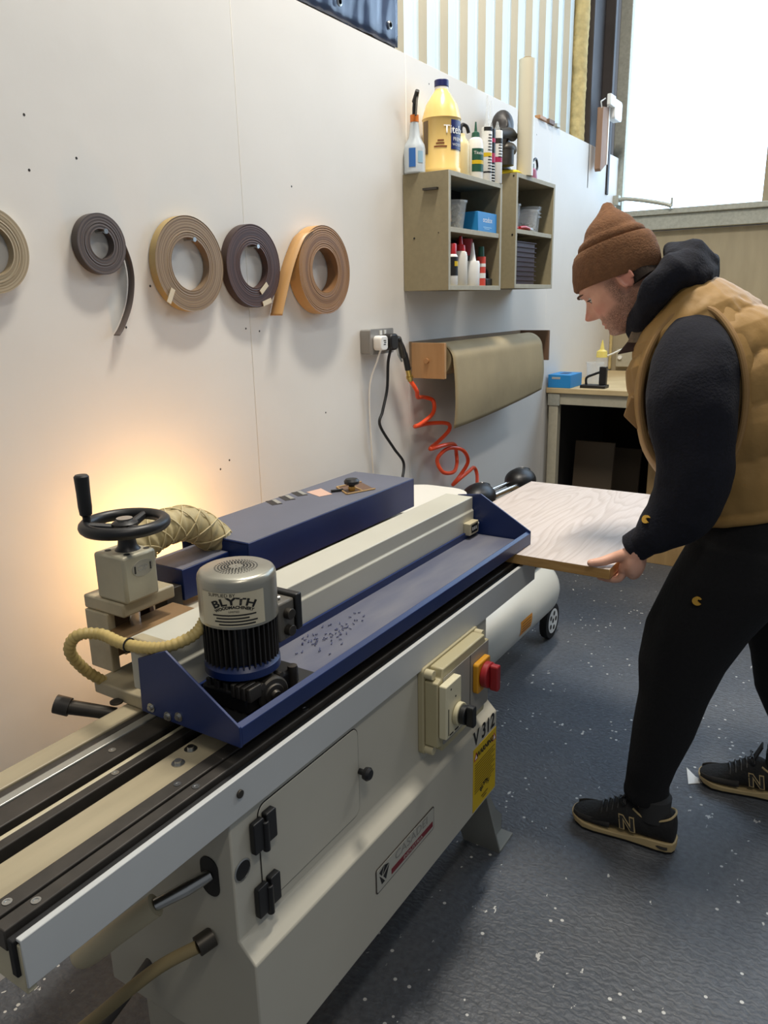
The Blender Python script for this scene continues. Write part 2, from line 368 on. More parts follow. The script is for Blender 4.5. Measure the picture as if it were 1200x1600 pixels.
# bits of masking tape on two rolls
def tape(roll_o, x, z, a):
    R = Matrix.Rotation(a, 3, 'Y'); q = MB(); q.box(-.007, .007, -.0008, .0008, -.02, .02); q.V = [R @ v + Vector((x, -.029, z)) for v in q.V]
    q.build('tape', M('masking_tape', (214, 200, 172), .6), roll_o)
rl = [o for o in COL.objects if o.name.startswith('edging_roll')]
tape(rl[2], 1.461, 1.595, .5); tape(rl[3], 1.84, 1.575, 1.3); tape(rl[3], 1.83, 1.615, .9)

# ------------------------------------------------------------------ the two small wall cabinets and what they hold
def cabinet(x0, x1, yf, z0, z1, zs, label):
    t = thing('wall_cabinet', ((x0 + x1) / 2, 0, z0), label, 'cabinet', 'open cabinets on the wall'); T = .018
    def panel(name, a, edge):
        k = MB().box(*a); k.I = [1 if i == 2 else 0 for i in range(6)]
        return k.build(name, [m_mdf, m_mdfedge], t, bevel=.0008, seg=1)
    panel('side_panel', (x0, x0 + T, yf, -.002, z0, z1), 1); panel('side_panel', (x1 - T, x1, yf, -.002, z0, z1), 1)
    panel('top_panel', (x0 + T, x1 - T, yf, -.002, z1 - T, z1), 1); panel('bottom_panel', (x0 + T, x1 - T, yf, -.002, z0, z0 + T), 1)
    panel('shelf', (x0 + T, x1 - T, yf + .004, -.012, zs - T, zs), 1)
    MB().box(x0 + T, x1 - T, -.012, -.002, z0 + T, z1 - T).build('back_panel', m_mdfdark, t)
    return t
cab = cabinet(2.69, 3.17, -.197, 1.607, 2.03, 1.835, 'open olive cabinet on the wall under the big yellow glue jug')
MB().box(2.675, 2.69, -.155, -.095, 1.965, 1.973).build('bracket', m_dsteel, cab)
MB().cyl((2.692, -.05, 1.80), (2.689, -.05, 1.80), .004, n=8).cyl((2.692, -.155, 1.815), (2.689, -.155, 1.815), .002, n=8).build('screw_head', m_black, cab)
cab2 = cabinet(3.30, 3.765, -.205, 1.615, 2.09, 1.865, 'open olive cabinet with purple trays, the one farther from the rolls')
MB().cyl((3.302, -.19, 2.078), (3.2985, -.19, 2.078), .004, n=8).cyl((3.302, -.19, 1.84), (3.2985, -.19, 1.84), .004, n=8).build('screw_head', m_black, cab2)
CT, CT2 = 2.0305, 2.0905
# spray bottle
def lathe_thing(name, label, cat, x, y, z, parts, group=None, n=28):
    t = thing(name, (x, y, z), label, cat, group)
    for pn, prof, mat in parts: MB().lathe(prof, (x, y, z), n=n).build(pn, mat, t)
    return t
m_spray = M('translucent_blue_bottle', (206, 216, 222), .3, alpha=.8)
x, y = 2.712, -.042
sb = lathe_thing('spray_bottle', 'clear spray bottle with orange trigger at the left end of the cabinet top', 'spray bottle', x, y, CT,
    [('bottle', [(.001, 0), (.036, 0), (.04, .004), (.04, .085), (.037, .10), (.022, .125), (.017, .165), (.015, .178), (.001, .178)], m_spray)])
MB().cyl((x, y, CT + .178), (x, y, CT + .202), .016).build('collar', M('orange_plastic', (216, 118, 40), .4), sb)
MB().tube([(x, y, CT + .2), (x - .004, y - .003, CT + .225), (x - .006, y - .006, CT + .245)], .008).tube([(x - .005, y - .005, CT + .245), (x - .028, y - .03, CT + .275)], [.011, .008]).build('spray_head', m_black, sb)
MB().tube([(x - .022, y - .025, CT + .258), (x - .038, y - .03, CT + .215), (x - .045, y - .032, CT + .19)], .004).build('trigger', m_dsteel, sb)
m_sprayl = M('blue_spray_label', (46, 104, 176), .5)
def wrap(name, mat, par, cx, cy, r, a0, a1, z0, z1, k=14):
    q = MB(); vs = []
    for i in range(k + 1):
        a = math.radians(a0 + (a1 - a0) * i / k)
        vs += [(cx + r * math.cos(a), cy + r * math.sin(a), z0), (cx + r * math.cos(a), cy + r * math.sin(a), z1)]
    q.add(vs, [(2 * i, 2 * i + 2, 2 * i + 3, 2 * i + 1) for i in range(k)]); return q.build(name, mat, par)
wrap('label', m_sprayl, sb, x, y, .0408, 178, 215, CT + .02, CT + .085); wrap('label', M('pale_blue_label', (150, 186, 206), .5), sb, x, y, .0408, 228, 258, CT + .035, CT + .075)
# glue jug
x, y = 2.838, -.088
JR = .075
gj = lathe_thing('glue_jug', 'big yellow jug of wood glue with navy label and blue cap on the cabinet', 'jug', x, y, CT,
    [('jug', [(.001, 0), (JR - .004, 0), (JR, .006), (JR, .024), (JR - .004, .03), (JR - .003, .195), (JR, .2), (JR - .006, .22), (.06, .25), (.036, .287), (.026, .30), (.024, .315), (.001, .315)], m_glue)], n=40)
MB().cyl((x, y, CT + .312), (x, y, CT + .336), .027, n=30).build('cap', m_navyl, gj, bevel=.002)
MB().cyl((x, y, CT + .303), (x, y, CT + .313), .0255, n=30).build('neck', m_white, gj)
def cylmap(cx, cy, r, a_c, zc):
    return lambda tx, ty, tz: (cx + r * math.cos(math.radians(a_c) + tx / r), cy + r * math.sin(math.radians(a_c) + tx / r), zc + ty)
wrap('label', m_navyl, gj, x, y, JR - .0022, 238, 308, CT + .088, CT + .19); wrap('label', M('brown_back_label', (120, 100, 72), .5), gj, x, y, JR - .0022, 138, 164, CT + .075, CT + .19)
text('label_lettering', 'Titebond', .040, m_white, gj, cylmap(x, y, JR - .0008, 272, CT + .155), bold=.0004)
text('label_lettering', 'PREMIUM', .018, m_white, gj, cylmap(x, y, JR - .0008, 273, CT + .123))
text('label_lettering', 'WOOD GLUE', .013, m_white, gj, cylmap(x, y, JR - .0008, 273, CT + .104))
bars('side_lettering', M('brown_ink', (120, 60, 20), .6), gj, cylmap(x, y, JR - .0022, 206, CT + .108), [(-.012, .012, .010), (-.018, .014, 0), (-.026, .024, -.011)], .005)
# small glue bottle with a bent black nozzle
x, y = 2.945, -.118
gb = lathe_thing('glue_bottle', 'cream glue bottle with bent black nozzle beside the yellow jug', 'bottle', x, y, CT,
    [('bottle', [(.001, 0), (.032, 0), (.034, .004), (.034, .12), (.030, .135), (.018, .15), (.016, .165), (.001, .165)], M('cream_bottle', (226, 208, 158), .35))])
MB().tube(crom([(x, y, CT + .163), (x - .004, y, CT + .185), (x + .004, y - .004, CT + .198), (x + .02, y - .014, CT + .192), (x + .028, y - .018, CT + .17)], 6), .007).build('nozzle', m_black, gb)
x, y = 3.012, -.148
gr = lathe_thing('glue_bottle', 'white glue bottle with green label and green cap on the cabinet', 'bottle', x, y, CT,
    [('bottle', [(.001, 0), (.030, 0), (.031, .004), (.031, .13), (.026, .15), (.014, .16), (.001, .16)], m_white), ('cap', [(.001, .157), (.017, .157), (.015, .175), (.006, .18), (.003, .215), (.001, .215)], m_green)])
wrap('label', m_green, gr, x, y, .0316, 180, 300, CT + .03, CT + .115); wrap('label_band', m_yellow, gr, x, y, .0319, 180, 300, CT + .058, CT + .072)
text('label_lettering', 'Titebond', .017, m_white, gr, cylmap(x, y, .0323, 250, CT + .098))
def cartridge(x, y, label, cols, nz=.09):
    t = thing('sealant_cartridge', (x, y, CT), label, 'cartridge', 'sealant cartridges on the cabinet')
    MB().lathe([(.001, 0), (.0212, 0), (.0220, .002), (.0220, .195), (.0212, .2), (.001, .2)], (x, y, CT)).build('barrel', cols[0], t)
    MB().lathe([(.001, .2), (.012, .2), (.010, .212), (.008, .215), (.0035, .215 + nz), (.001, .215 + nz)], (x, y, CT), n=16).build('nozzle', cols[3], t)
    for i, (z0, z1, m) in enumerate(cols[1]): wrap('print_band', m, t, x, y, .0224, 175, 330, CT + z0, CT + z1, 20)
    for s, z, hh in cols[2]: bars('print_lettering', m_white if cols[4] else m_ink, t, cylmap(x, y, .0228, 250, CT + z), [(-.012 + .001 * (k % 3), .010 - .002 * (k % 2), -.03 + .011 * k) for k in range(6)], .0035)
    return t
m_mag = M('magenta_print', (170, 36, 80), .5)
cartridge(3.063, -.172, 'white sealant cartridge with red and black print, nearest the green glue bottle', (m_white, [(.185, .199, m_ink), (.09, .105, m_yellow), (.03, .036, m_ink)], [('CT1', .145, .024), ('SEALANT', .065, .018)], m_clear, False), .1)
cartridge(3.108, -.166, 'black sealant cartridge with magenta print, middle of the three', (m_black, [(.075, .11, m_mag), (.15, .165, m_mag)], [('POWER', .04, .022)], m_clear, True), .09)
cartridge(3.150, -.178, 'white sealant cartridge with small pink print at the right end of the cabinet top', (m_white, [(.08, .10, m_mag), (.15, .17, m_dsteel)], [('GRIP', .13, .018)], m_clear, False), .02)

# things inside cabinet one: upper shelf
S1 = 1.8355
def tub(x, y, z, r0, r1, h, label, group=None, name='plastic_tub'):
    t = thing(name, (x, y, z), label, 'tub', group)
    MB().lathe([(.001, 0), (r0, 0), (r1, h - .008), (r1 + .004, h - .008), (r1 + .004, h), (r1 - .001, h), (r0 - .0015, .003), (.001, .003)], (x, y, z), n=32, caps=False).build('tub_wall', m_clear, t)
    return t
def vtr(x, y, z): return (x, y, z)
tb = tub(2.85, -.13, S1, .042, .055, .105, 'clear tub of grey offcuts on the upper shelf beside the blue box')
ch = MB(); rn = random.Random(3)
for i in range(46):
    a = rn.random() * 6.28; r = rn.random() ** .5 * .034; z = S1 + .012 + rn.random() * .075
    R = Matrix.Rotation(rn.random() * 3, 3, 'X') @ Matrix.Rotation(rn.random() * 3, 3, 'Y'); q = MB(); q.box(-.012, .012, -.006, .006, -.002, .002)
    ch.mi = 0; ch.add([R @ v + Vector((2.85 + r * math.cos(a), -.13 + r * math.sin(a), z)) for v in q.V], q.F)
oc = tag(ch.build('offcuts', M('grey_offcuts', (150, 146, 128), .7, nsc=40, namt=.2)), 'small grey offcuts filling the clear tub', 'offcuts'); oc['kind'] = 'stuff'
bx = tag(MB().box(2.965, 3.145, -.185, -.06, S1, S1 + .075).build('carton', m_lblue, bevel=.002), 'flat blue carton with white lettering on the upper cabinet shelf', 'box')
text('lettering', 'ocadox', .030, m_white, bx, lambda a, b, c: (3.055 + a, -.1855, S1 + .046 + b))
bars('lettering', M('pale_blue_ink', (150, 200, 230), .5), bx, lambda a, b, c: (3.055 + a, -.1855, S1 + .018 + b), [(-.04, .04, 0), (-.03, .02, -.006)], .0025)
sq = lathe_thing('squeeze_bottle', 'white squeeze bottle half hidden at the left end of the upper shelf', 'bottle', 2.728, -.155, S1, [('bottle', [(.001, 0), (.016, 0), (.016, .08), (.008, .095), (.012, .098), (.012, .11), (.001, .112)], m_white)])
tag(MB().tube([(2.728, -.185, S1 + .02), (2.745, -.17, S1 + .165)], .003).build('stirring_stick', m_wood), 'thin wooden stick leaning inside the upper shelf', 'stick')
# lower shelf
S0 = 1.6255
m_cream2 = M('white_glue', (222, 218, 206), .35)
sc = lathe_thing('spray_can', 'black printed spray can with red cap on the lower shelf', 'spray can', 2.765, -.172, S0, [('can', [(.001, 0), (.022, 0), (.0235, .004), (.0235, .105), (.018, .114), (.001, .114)], m_white), ('cap', [(.001, .113), (.018, .113), (.018, .15), (.016, .153), (.001, .153)], m_red)])
wrap('label', m_ink, sc, 2.765, -.172, .0239, 170, 340, S0 + .035, S0 + .104, 18); wrap('label_band', m_yellow, sc, 2.765, -.172, .0242, 235, 300, S0 + .07, S0 + .088)
gl = lathe_thing('glue_bottle', 'white glue bottle with red pointed cap on the lower shelf', 'bottle', 2.852, -.165, S0, [('bottle', [(.001, 0), (.026, 0), (.028, .004), (.028, .11), (.024, .125), (.014, .132), (.001, .132)], m_cream2), ('cap', [(.001, .13), (.020, .13), (.018, .15), (.009, .155), (.006, .185), (.001, .187)], m_red)])
gw = lathe_thing('glue_bottle', 'plain white bottle with long tapered nozzle on the lower shelf', 'bottle', 2.955, -.168, S0, [('bottle', [(.001, 0), (.028, 0), (.029, .003), (.029, .085), (.026, .095), (.001, .096)], m_white), ('nozzle', [(.001, .095), (.014, .095), (.010, .12), (.0035, .165), (.001, .166)], m_white)])
rc = lathe_thing('aerosol_can', 'tall can with deep red cap behind the white nozzle bottle', 'aerosol can', 3.01, -.105, S0, [('can', [(.001, 0), (.030, 0), (.031, .004), (.031, .12), (.001, .12)], m_dsteel), ('cap', [(.001, .12), (.031, .12), (.034, .185), (.001, .186)], m_red)])
gt = lathe_thing('glue_tube', 'red and white striped glue tube with dark cap on the lower shelf', 'tube', 3.052, -.16, S0, [('tube', [(.001, 0), (.019, 0), (.019, .115), (.001, .116)], M('red_white_print', (206, 74, 58), .5)), ('cap', [(.001, .115), (.013, .115), (.011, .155), (.001, .155)], m_green)])
wrap('label_band', m_white, gt, 3.052, -.16, .0194, 170, 330, S0 + .03, S0 + .05); wrap('label_band', m_white, gt, 3.052, -.16, .0194, 170, 330, S0 + .075, S0 + .088)
bt = thing('belt_clip', (3.115, -.15, S0), 'small black clip lying at the right end of the lower shelf', 'clip'); MB().box(3.085, 3.145, -.17, -.12, S0, S0 + .03).build('base', m_black, bt, bevel=.004); MB().tube(crom([(3.09, -.15, S0 + .028), (3.105, -.15, S0 + .065), (3.132, -.15, S0 + .06), (3.14, -.15, S0 + .025)], 6), .005).build('loop', m_black, bt)

# on top of cabinet two
st = thing('power_sander', (3.40, -.11, CT2), 'dark grey power sander with a hose stub on the far cabinet top', 'power tool')
MB().lathe([(.001, 0), (.058, 0), (.061, .012), (.056, .02), (.048, .03), (.044, .075), (.036, .10), (.001, .104)], (3.405, -.068, CT2 + .0185)).build('body', m_black, st)
remesh(MB().tube(crom([(3.41, -.07, CT2 + .1), (3.42, -.07, CT2 + .15), (3.43, -.07, CT2 + .2), (3.40, -.07, CT2 + .215)], 6), [.045 for _ in range(19)], 14).ell((3.45, -.066, CT2 + .22), (.055, .05, .065)).build('motor_head', M('charcoal_plastic', (48, 44, 42), .5), st), .006, 3)
MB().tube(crom([(3.42, -.13, CT2 + .165), (3.36, -.14, CT2 + .17), (3.30, -.14, CT2 + .158), (3.25, -.14, CT2 + .15)], 6), .021, 14).build('hose_stub', M('charcoal_hose', (44, 42, 40), .6), st)
MB().cyl((3.30, -.15, CT2 + .03), (3.30, -.15, CT2 + .09), .036).ell((3.335, -.15, CT2 + .1), (.05, .03, .028)).build('gear_head', m_dsteel, st)
tag(MB().lathe([(.001, 0), (.055, 0), (.058, .006), (.045, .016), (.001, .018)], (3.355, -.14, CT2), n=30).build('sanding_disc', M('yellow_disc', (226, 200, 40), .5)), 'flat yellow disc lying under the grey sander', 'disc')
MBc = MB().lathe([(.018, 0), (.036, 0), (.036, .46), (.018, .462), (.018, 0)], (3.43, -.185, CT2), n=30, caps=False)
fr = thing('film_roll', (3.43, -.185, CT2), 'tall upright cream roll of wrapping film on the far cabinet', 'film roll')
MBc.build('film', M('cream_film', (208, 200, 176), .3), fr); MB().lathe([(.014, .0), (.018, .0), (.018, .468), (.014, .468), (.014, 0)], (3.43, -.185, CT2), n=20, caps=False).build('core_tube', m_paper, fr)
# pink bottle and black cable at the right end
pk = lathe_thing('oil_bottle', 'small dusky pink bottle at the right end of the far cabinet top', 'bottle', 3.62, -.14, CT2, [('bottle', [(.001, 0), (.026, 0), (.028, .004), (.024, .05), (.012, .06), (.001, .06)], M('dusky_pink', (170, 110, 134), .4)), ('cap', [(.001, .06), (.013, .06), (.012, .078), (.001, .078)], M('grey_green_cap', (120, 132, 128), .5))])
tag(MB().tube(crom([(3.57, -.12, CT2 + .085), (3.6, -.1, CT2 + .09), (3.58, -.1, CT2 + .105), (3.62, -.11, CT2 + .08), (3.67, -.12, CT2 + .095), (3.72, -.12, CT2 + .115), (3.74, -.12, CT2 + .08), (3.71, -.12, CT2 + .055)], 7), .0055).build('cable_loop', m_black), 'loop of black cable over the pink bottle', 'cable')
tag(MB().lathe([(.001, 0), (.035, 0), (.03, .02), (.012, .025), (.001, .025)], (3.715, -.13, CT2), n=24).build('clear_dish', m_clear), 'clear plastic dish lying at the end of the far cabinet top', 'dish')
# inside cabinet two
S2, S3 = 1.8655, 1.6335
tub(3.40, -.13, S2, .040, .048, .11, 'clear tub nearest the left side in the far cabinet', 'clear tubs in the far cabinet')
tub(3.50, -.05, S2, .036, .036, .165, 'tall narrow clear tub at the back of the far cabinet', 'clear tubs in the far cabinet')
t3 = tub(3.56, -.15, S2, .040, .05, .095, 'short clear tub holding dark screws in front in the far cabinet', 'clear tubs in the far cabinet')
t4 = tub(3.665, -.12, S2, .040, .05, .12, 'stacked clear tubs at the right side of the far cabinet', 'clear tubs in the far cabinet')
for k in range(3): MB().lathe([(.05, 0), (.055, 0), (.055, .005), (.05, .005), (.05, 0)], (3.665, -.12, S2 + .104 - k * .016), n=28, caps=False).build('rim', m_clear, t4)
q = MB(); rn = random.Random(9)
for i in range(40):
    a = rn.random() * 6.28; r = rn.random() ** .5 * .034; p = Vector((3.56 + r * math.cos(a), -.15 + r * math.sin(a), S2 + .008 + rn.random() * .03)); d = Vector((rn.random() - .5, rn.random() - .5, rn.random() - .5)).normalized() * .011
    q.cyl(p - d, p + d, .0025, n=6)
tag(q.build('screws', m_dsteel), 'dark loose screws in the short clear tub', 'screws')['kind'] = 'stuff'
kn = thing('red_pliers', (3.45, -.19, S2), 'red handled tool lying at the front of the far cabinet shelf', 'pliers')
MB().tube(crom([(3.38, -.19, S2 + .008), (3.43, -.195, S2 + .012), (3.49, -.19, S2 + .009)], 6), .007).tube(crom([(3.38, -.17, S2 + .008), (3.43, -.175, S2 + .010), (3.49, -.175, S2 + .008)], 6), .006).build('handle', m_red, kn)
MB().box(3.485, 3.53, -.195, -.17, S2 + .003, S2 + .014).build('jaw', m_steel, kn, bevel=.002)
for k in range(9):
    z = S3 + k * .0205; q = MB(); g = .0012 * (k % 2)
    q.prism(rrect(3.325 + g, 3.585 + g, -.185, -.05, .012), XY, z, z + .0165).prism(rrect(3.318 + g, 3.592 + g, -.192, -.043, .014), XY, z + .0165, z + .0195)
    pos = 'topmost' if k == 8 else 'bottom' if k == 0 else ['', 'second', 'third', 'fourth', 'fifth', 'sixth', 'seventh', 'eighth'][k]
    tag(q.build('plastic_tray', m_purple), pos + (' aubergine plastic tray of the stack in the far cabinet' if k in (0, 8) else ' aubergine tray from the bottom of the stack in the far cabinet'), 'tray', 'stack of aubergine trays')

# wooden blocks on the board edge, and the lever on the end
for i, (bx0, bl, lb) in enumerate(((4.03, .09, 'pale wood block on the board top nearest the film roll'), (4.16, .08, 'pale wood block lying with a dark end on the board top'), (4.27, .05, 'short grey wood block on the board top nearest the wall end'))):
    tag(MB().box(bx0, bx0 + bl, -.012, .018, 2.445, 2.463 + .004 * (i % 2)).build('wood_block', [m_wood, m_brownboard, m_galv][i], bevel=.002), lb, 'block', 'blocks on the board edge')
lv = thing('wooden_lever', (4.93, -.03, 2.30), 'narrow wooden batten hung at the far top end of the white wall', 'lever')
q = MB().prism([(4.89, 2.645), (5.0, 2.66), (5.0, 2.345), (4.90, 2.295), (4.885, 2.31)], XZ, -.06, -.025); q.build('batten', M('weathered_wood', (150, 118, 94), .7, nsc=9, namt=.15, stretch=(3, 3, .4)), lv, bevel=.002)
MB().box(4.995, 5.012, -.064, -.02, 2.345, 2.66).build('white_edge', m_white, lv)
cm = thing('door_contact', (5.07, -.03, 2.6), 'small white plastic sensor box at the top of the wooden batten', 'sensor')
MB().prism(rrect(5.02, 5.17, 2.6, 2.71, .02), XZ, -.09, -.04).build('case', m_white, cm, bevel=.004)
MB().box(4.93, 5.03, -.09, -.066, 2.66, 2.72).build('mount', m_white, cm, bevel=.004)
MB().tube([(4.95, -.05, 2.70), (4.87, -.05, 2.67), (4.90, -.05, 2.63)], .004).build('wire_loop', m_white, cm)
MB().tube([(5.09, -.03, 2.6), (5.10, -.005, 2.45)], .004).build('wire', m_white, cm)

# ------------------------------------------------------------------ socket, plugs, air gun, coil hose
sk = thing('double_socket', (2.42, 0, 1.385), 'grey metal double socket on the white wall', 'socket')
MB().prism(rrect(2.375, 2.53, 1.385, 1.472, .006), XZ, -.042, -.001).build('back_box', M('grey_metal', (140, 138, 134), .45, .3), sk, bevel=.002)
MB().prism(rrect(2.373, 2.532, 1.383, 1.474, .006), XZ, -.047, -.042).build('face_plate', M('grey_metal_plate', (152, 150, 146), .4, .4), sk, bevel=.001)
MB().box(2.435, 2.447, -.051, -.047, 1.452, 1.468).box(2.463, 2.475, -.051, -.047, 1.452, 1.468).build('rocker_switch', m_white, sk)
wp = thing('white_plug', (2.413, -.06, 1.40), 'white plug in the left half of the wall socket', 'plug')
MB().prism(rrect(2.388, 2.438, 1.398, 1.450, .014), XZ, -.082, -.0475).build('plug_body', m_white, wp, bevel=.004)
bars('lettering', m_ink, wp, lambda a, b, c: (2.415 + a, -.0825, 1.424 + b), [(-.009, .009, .009), (-.006, .009, .002), (-.009, .006, -.005)], .0035)
MB().tube(crom([(2.413, -.065, 1.40), (2.411, -.05, 1.36), (2.40, -.02, 1.25), (2.42, -.012, 1.0), (2.44, -.012, .8)], 6), .0035).build('lead', m_white, wp)
bp = thing('black_plug', (2.475, -.06, 1.40), 'black plug with cable in the right half of the wall socket', 'plug')
MB().prism(rrect(2.45, 2.503, 1.395, 1.455, .018), XZ, -.088, -.0475).build('plug_body', m_black, bp, bevel=.006)
MB().tube(crom([(2.476, -.07, 1.40), (2.478, -.055, 1.35), (2.475, -.05, 1.25), (2.44, -.05, 1.17), (2.42, -.05, 1.12), (2.50, -.06, 1.02), (2.555, -.07, .955), (2.53, -.08, .90)], 8), .0055).build('lead', m_black, bp)
ag = thing('air_gun', (2.60, -.05, 1.27), 'chrome air blow gun hanging beside the socket', 'air gun')
MB().tube([(2.51, -.05, 1.43), (2.545, -.05, 1.43)], .004).tube(crom([(2.535, -.05, 1.428), (2.56, -.05, 1.435), (2.575, -.05, 1.41), (2.595, -.05, 1.36)], 6), [.008] * 7 + [.011] * 12).build('barrel', m_dsteel, ag)
MB().tube(crom([(2.56, -.05, 1.43), (2.59, -.05, 1.40), (2.615, -.05, 1.355), (2.632, -.05, 1.31)], 6), [.010] * 10 + [.012] * 9).build('grip', m_black, ag)
MB().tube([(2.548, -.05, 1.405), (2.562, -.05, 1.37), (2.585, -.05, 1.345)], .004).build('trigger', m_steel, ag)
MB().tube([(2.632, -.05, 1.31), (2.65, -.05, 1.265)], [.011, .011]).tube([(2.642, -.05, 1.285), (2.646, -.05, 1.275)], .014).build('coupler', m_brass, ag)
hz = [(2.65, 1.265), (2.665, 1.225), (2.70, 1.195), (2.78, 1.185), (2.83, 1.165), (2.79, 1.12), (2.715, 1.085), (2.70, 1.075), (2.80, 1.075), (2.91, 1.06), (2.95, 1.025), (2.90, .985), (2.79, .968), (2.88, .972), (2.99, .955), (3.05, .90), (3.03, .86), (2.95, .84), (2.87, .855), (2.86, .91), (2.94, .945), (3.03, .925), (3.10, .86), (3.07, .80), (2.98, .775), (2.99, .80), (3.1, .815), (3.2, .81), (3.22, .77), (3.16, .72), (3.12, .68)]
ys = [-.05 - .018 * math.sin(i * 1.55) - .004 * i * .3 for i in range(len(hz))]
tag(MB().tube(crom([(a, y, b) for (a, b), y in zip(hz, ys)], 7), .0085, 10).build('coil_hose', m_orange), 'bright orange coiled air hose hanging down the wall', 'hose')

# ------------------------------------------------------------------ paper roll and holder
ph = thing('paper_holder', (3.3, 0, 1.265), 'wooden wall holder with two end plates under the cabinets', 'holder')
MB().box(2.727, 3.85, -.014, -.001, 1.31, 1.412).build('backboard', M('grey_brown_board', (132, 112, 88), .6, nsc=6, namt=.1), ph)
MB().box(2.722, 2.738, -.164, -.014, 1.268, 1.408).build('end_plate', M('oak_plate', (186, 144, 98), .5, nsc=4, rgb2=(168, 126, 82), stretch=(6, 6, .8)), ph, bevel=.001)
MB().box(3.845, 3.862, -.168, -.001, 1.262, 1.412).build('end_plate', m_brownboard, ph, bevel=.001)
MB().cyl((2.712, -.085, 1.338), (3.87, -.085, 1.338), .011, n=18).build('dowel', m_wood, ph, bevel=.001)
for sx in (3.05, 3.45, 3.7): MB().cyl((sx, -.013, 1.39), (sx, -.0155, 1.39), .004, n=8).build('screw_head', m_dsteel, ph)
pr = thing('paper_roll', (3.3, -.085, 1.06), 'roll of brown kraft paper with a long sheet hanging from the holder', 'paper roll')
MB().lathe([(.014, 0), (.066, 0), (.066, .975), (.014, .975), (.014, 0)], (2.80, -.085, 1.338), (1, 0, 0), 40, caps=False).build('roll', m_paper, pr)
b = MB(); vs = []; nx = 30; prof = []
for i in range(9):
    a = math.radians(90 - 90 * i / 8); prof.append((-.085 - .078 * math.cos(a), 1.332 + .072 * math.sin(a)))
for i in range(1, 17): prof.append((-.163 - .012 * math.sin(i / 16 * PI * .9), 1.332 - .272 * i / 16))
for k, (py, pz) in enumerate(prof):
    for i in range(nx + 1):
        u = i / nx; z = pz
        if k > 8: z = 1.332 - (1.332 - pz) * (1 - .22 * max(0, u * 1.0) ** 1.5 + .0 * u)
        vs.append((2.80 + .975 * u, py + .0015 * noise.noise((u * 3, k * .1, 0)), z))
n = nx + 1
b.add(vs, [(k * n + i, k * n + i + 1, (k + 1) * n + i + 1, (k + 1) * n + i) for k in range(len(prof) - 1) for i in range(nx)])
sh = b.build('hanging_sheet', m_paper, pr); s = sh.modifiers.new('s', 'SOLIDIFY'); s.thickness = .0015

# ------------------------------------------------------------------ corner bench
BT = 1.072
be = thing('workbench', (4.9, -.7, 0), 'pale topped workbench in the far corner under the window', 'workbench')
MB().box(4.27, 5.485, -1.6, -.004, BT - .03, BT).build('bench_top', M('worn_bench_top', (204, 184, 142), .6, nsc=4, rgb2=(176, 152, 110)), be, bevel=.003)
MB().box(4.285, 4.30, -1.55, -.06, BT - .095, BT - .03).build('front_rail', m_mdfedge, be, bevel=.002)
MB().box(4.28, 4.335, -.075, -.02, 0, BT - .03).build('leg', m_mdfedge, be, bevel=.003)
MB().box(4.28, 4.335, -1.58, -1.52, 0, BT - .03).build('leg', m_mdfedge, be, bevel=.003)
MB().box(4.275, 4.283, -.085, -.015, BT - .1, BT - .035).build('corner_plate', m_galv, be)
MB().box(4.6, 4.63, -1.62, -.53, 0, .98).build('front_panel', m_ply, be, bevel=.002)
MB().box(5.42, 5.48, -1.6, -.004, 0, BT - .03).build('back_panel', m_dark, be)  # dark sheet painted as under-bench shade
MB().box(4.34, 5.42, -.012, -.004, 0, BT - .03).build('side_panel', m_dark, be)  # added dark sheet, hides the lit wall to keep the underside in shade
for (a, b, c2, tl, lb) in ((4.5, -.15, .62, .0, 'dark sheet leaning in the shadow under the bench nearest the leg'), (4.75, -.25, .55, .1, 'dark board leaning farther back under the bench')):
    q = MB().box(a, a + .02, b - .18, b + .06, 0, c2 + .1); q.V = [Vector((v.x + v.z * .12, v.y, v.z)) for v in q.V]
    tag(q.build('leaning_sheet', M('dim_sheet', (76, 64, 48), .7)), lb, 'sheet')
tbx = thing('glove_box', (4.37, -.05, BT), 'blue dispenser box on the near corner of the bench', 'box')
MB().box(4.275, 4.475, -.145, -.012, BT, BT + .075).build('carton', m_lblue, tbx, bevel=.003)
MB().prism([(p, q) for p, q in rrect(4.33, 4.43, -.105, -.055, .02)], XY, BT + .0752, BT + .0756).build('slot', M('deep_blue', (18, 66, 110), .6), tbx)
MB().box(4.274, 4.2755, -.085, -.035, BT + .05, BT + .062).build('label_strip', M('pale_grey_label', (170, 170, 165), .5), tbx)
tub(4.48, -.22, BT, .045, .05, .135, 'clear cup with clips on the bench beside the blue dispenser box', name='clear_cup')
yb = lathe_thing('glue_bottle', 'clear bottle with yellow top and bent tube on the bench', 'bottle', 4.66, -.2, BT, [('bottle', [(.001, 0), (.034, 0), (.034, .14), (.03, .15), (.001, .15)], m_clear), ('top', [(.001, .15), (.033, .15), (.03, .185), (.014, .195), (.008, .225), (.003, .25), (.001, .25)], M('yellow_nozzle', (226, 206, 110), .4))])
MB().tube(crom([(4.66, -.235, BT + .16), (4.66, -.27, BT + .175), (4.66, -.32, BT + .20)], 6), .005).build('side_tube', m_white, yb)
tp = thing('tape_dispenser', (4.36, -.25, BT), 'black stapler-like tool with a raised arm on the bench', 'dispenser')
MB().box(4.32, 4.40, -.33, -.185, BT, BT + .018).build('base', m_black, tp, bevel=.004)
MB().box(4.345, 4.375, -.325, -.285, BT + .018, BT + .12).build('upright', m_black, tp, bevel=.003)
MB().tube(crom([(4.36, -.21, BT + .015), (4.36, -.21, BT + .055), (4.36, -.25, BT + .075), (4.36, -.29, BT + .09)], 6), .007).build('arm', m_black, tp)
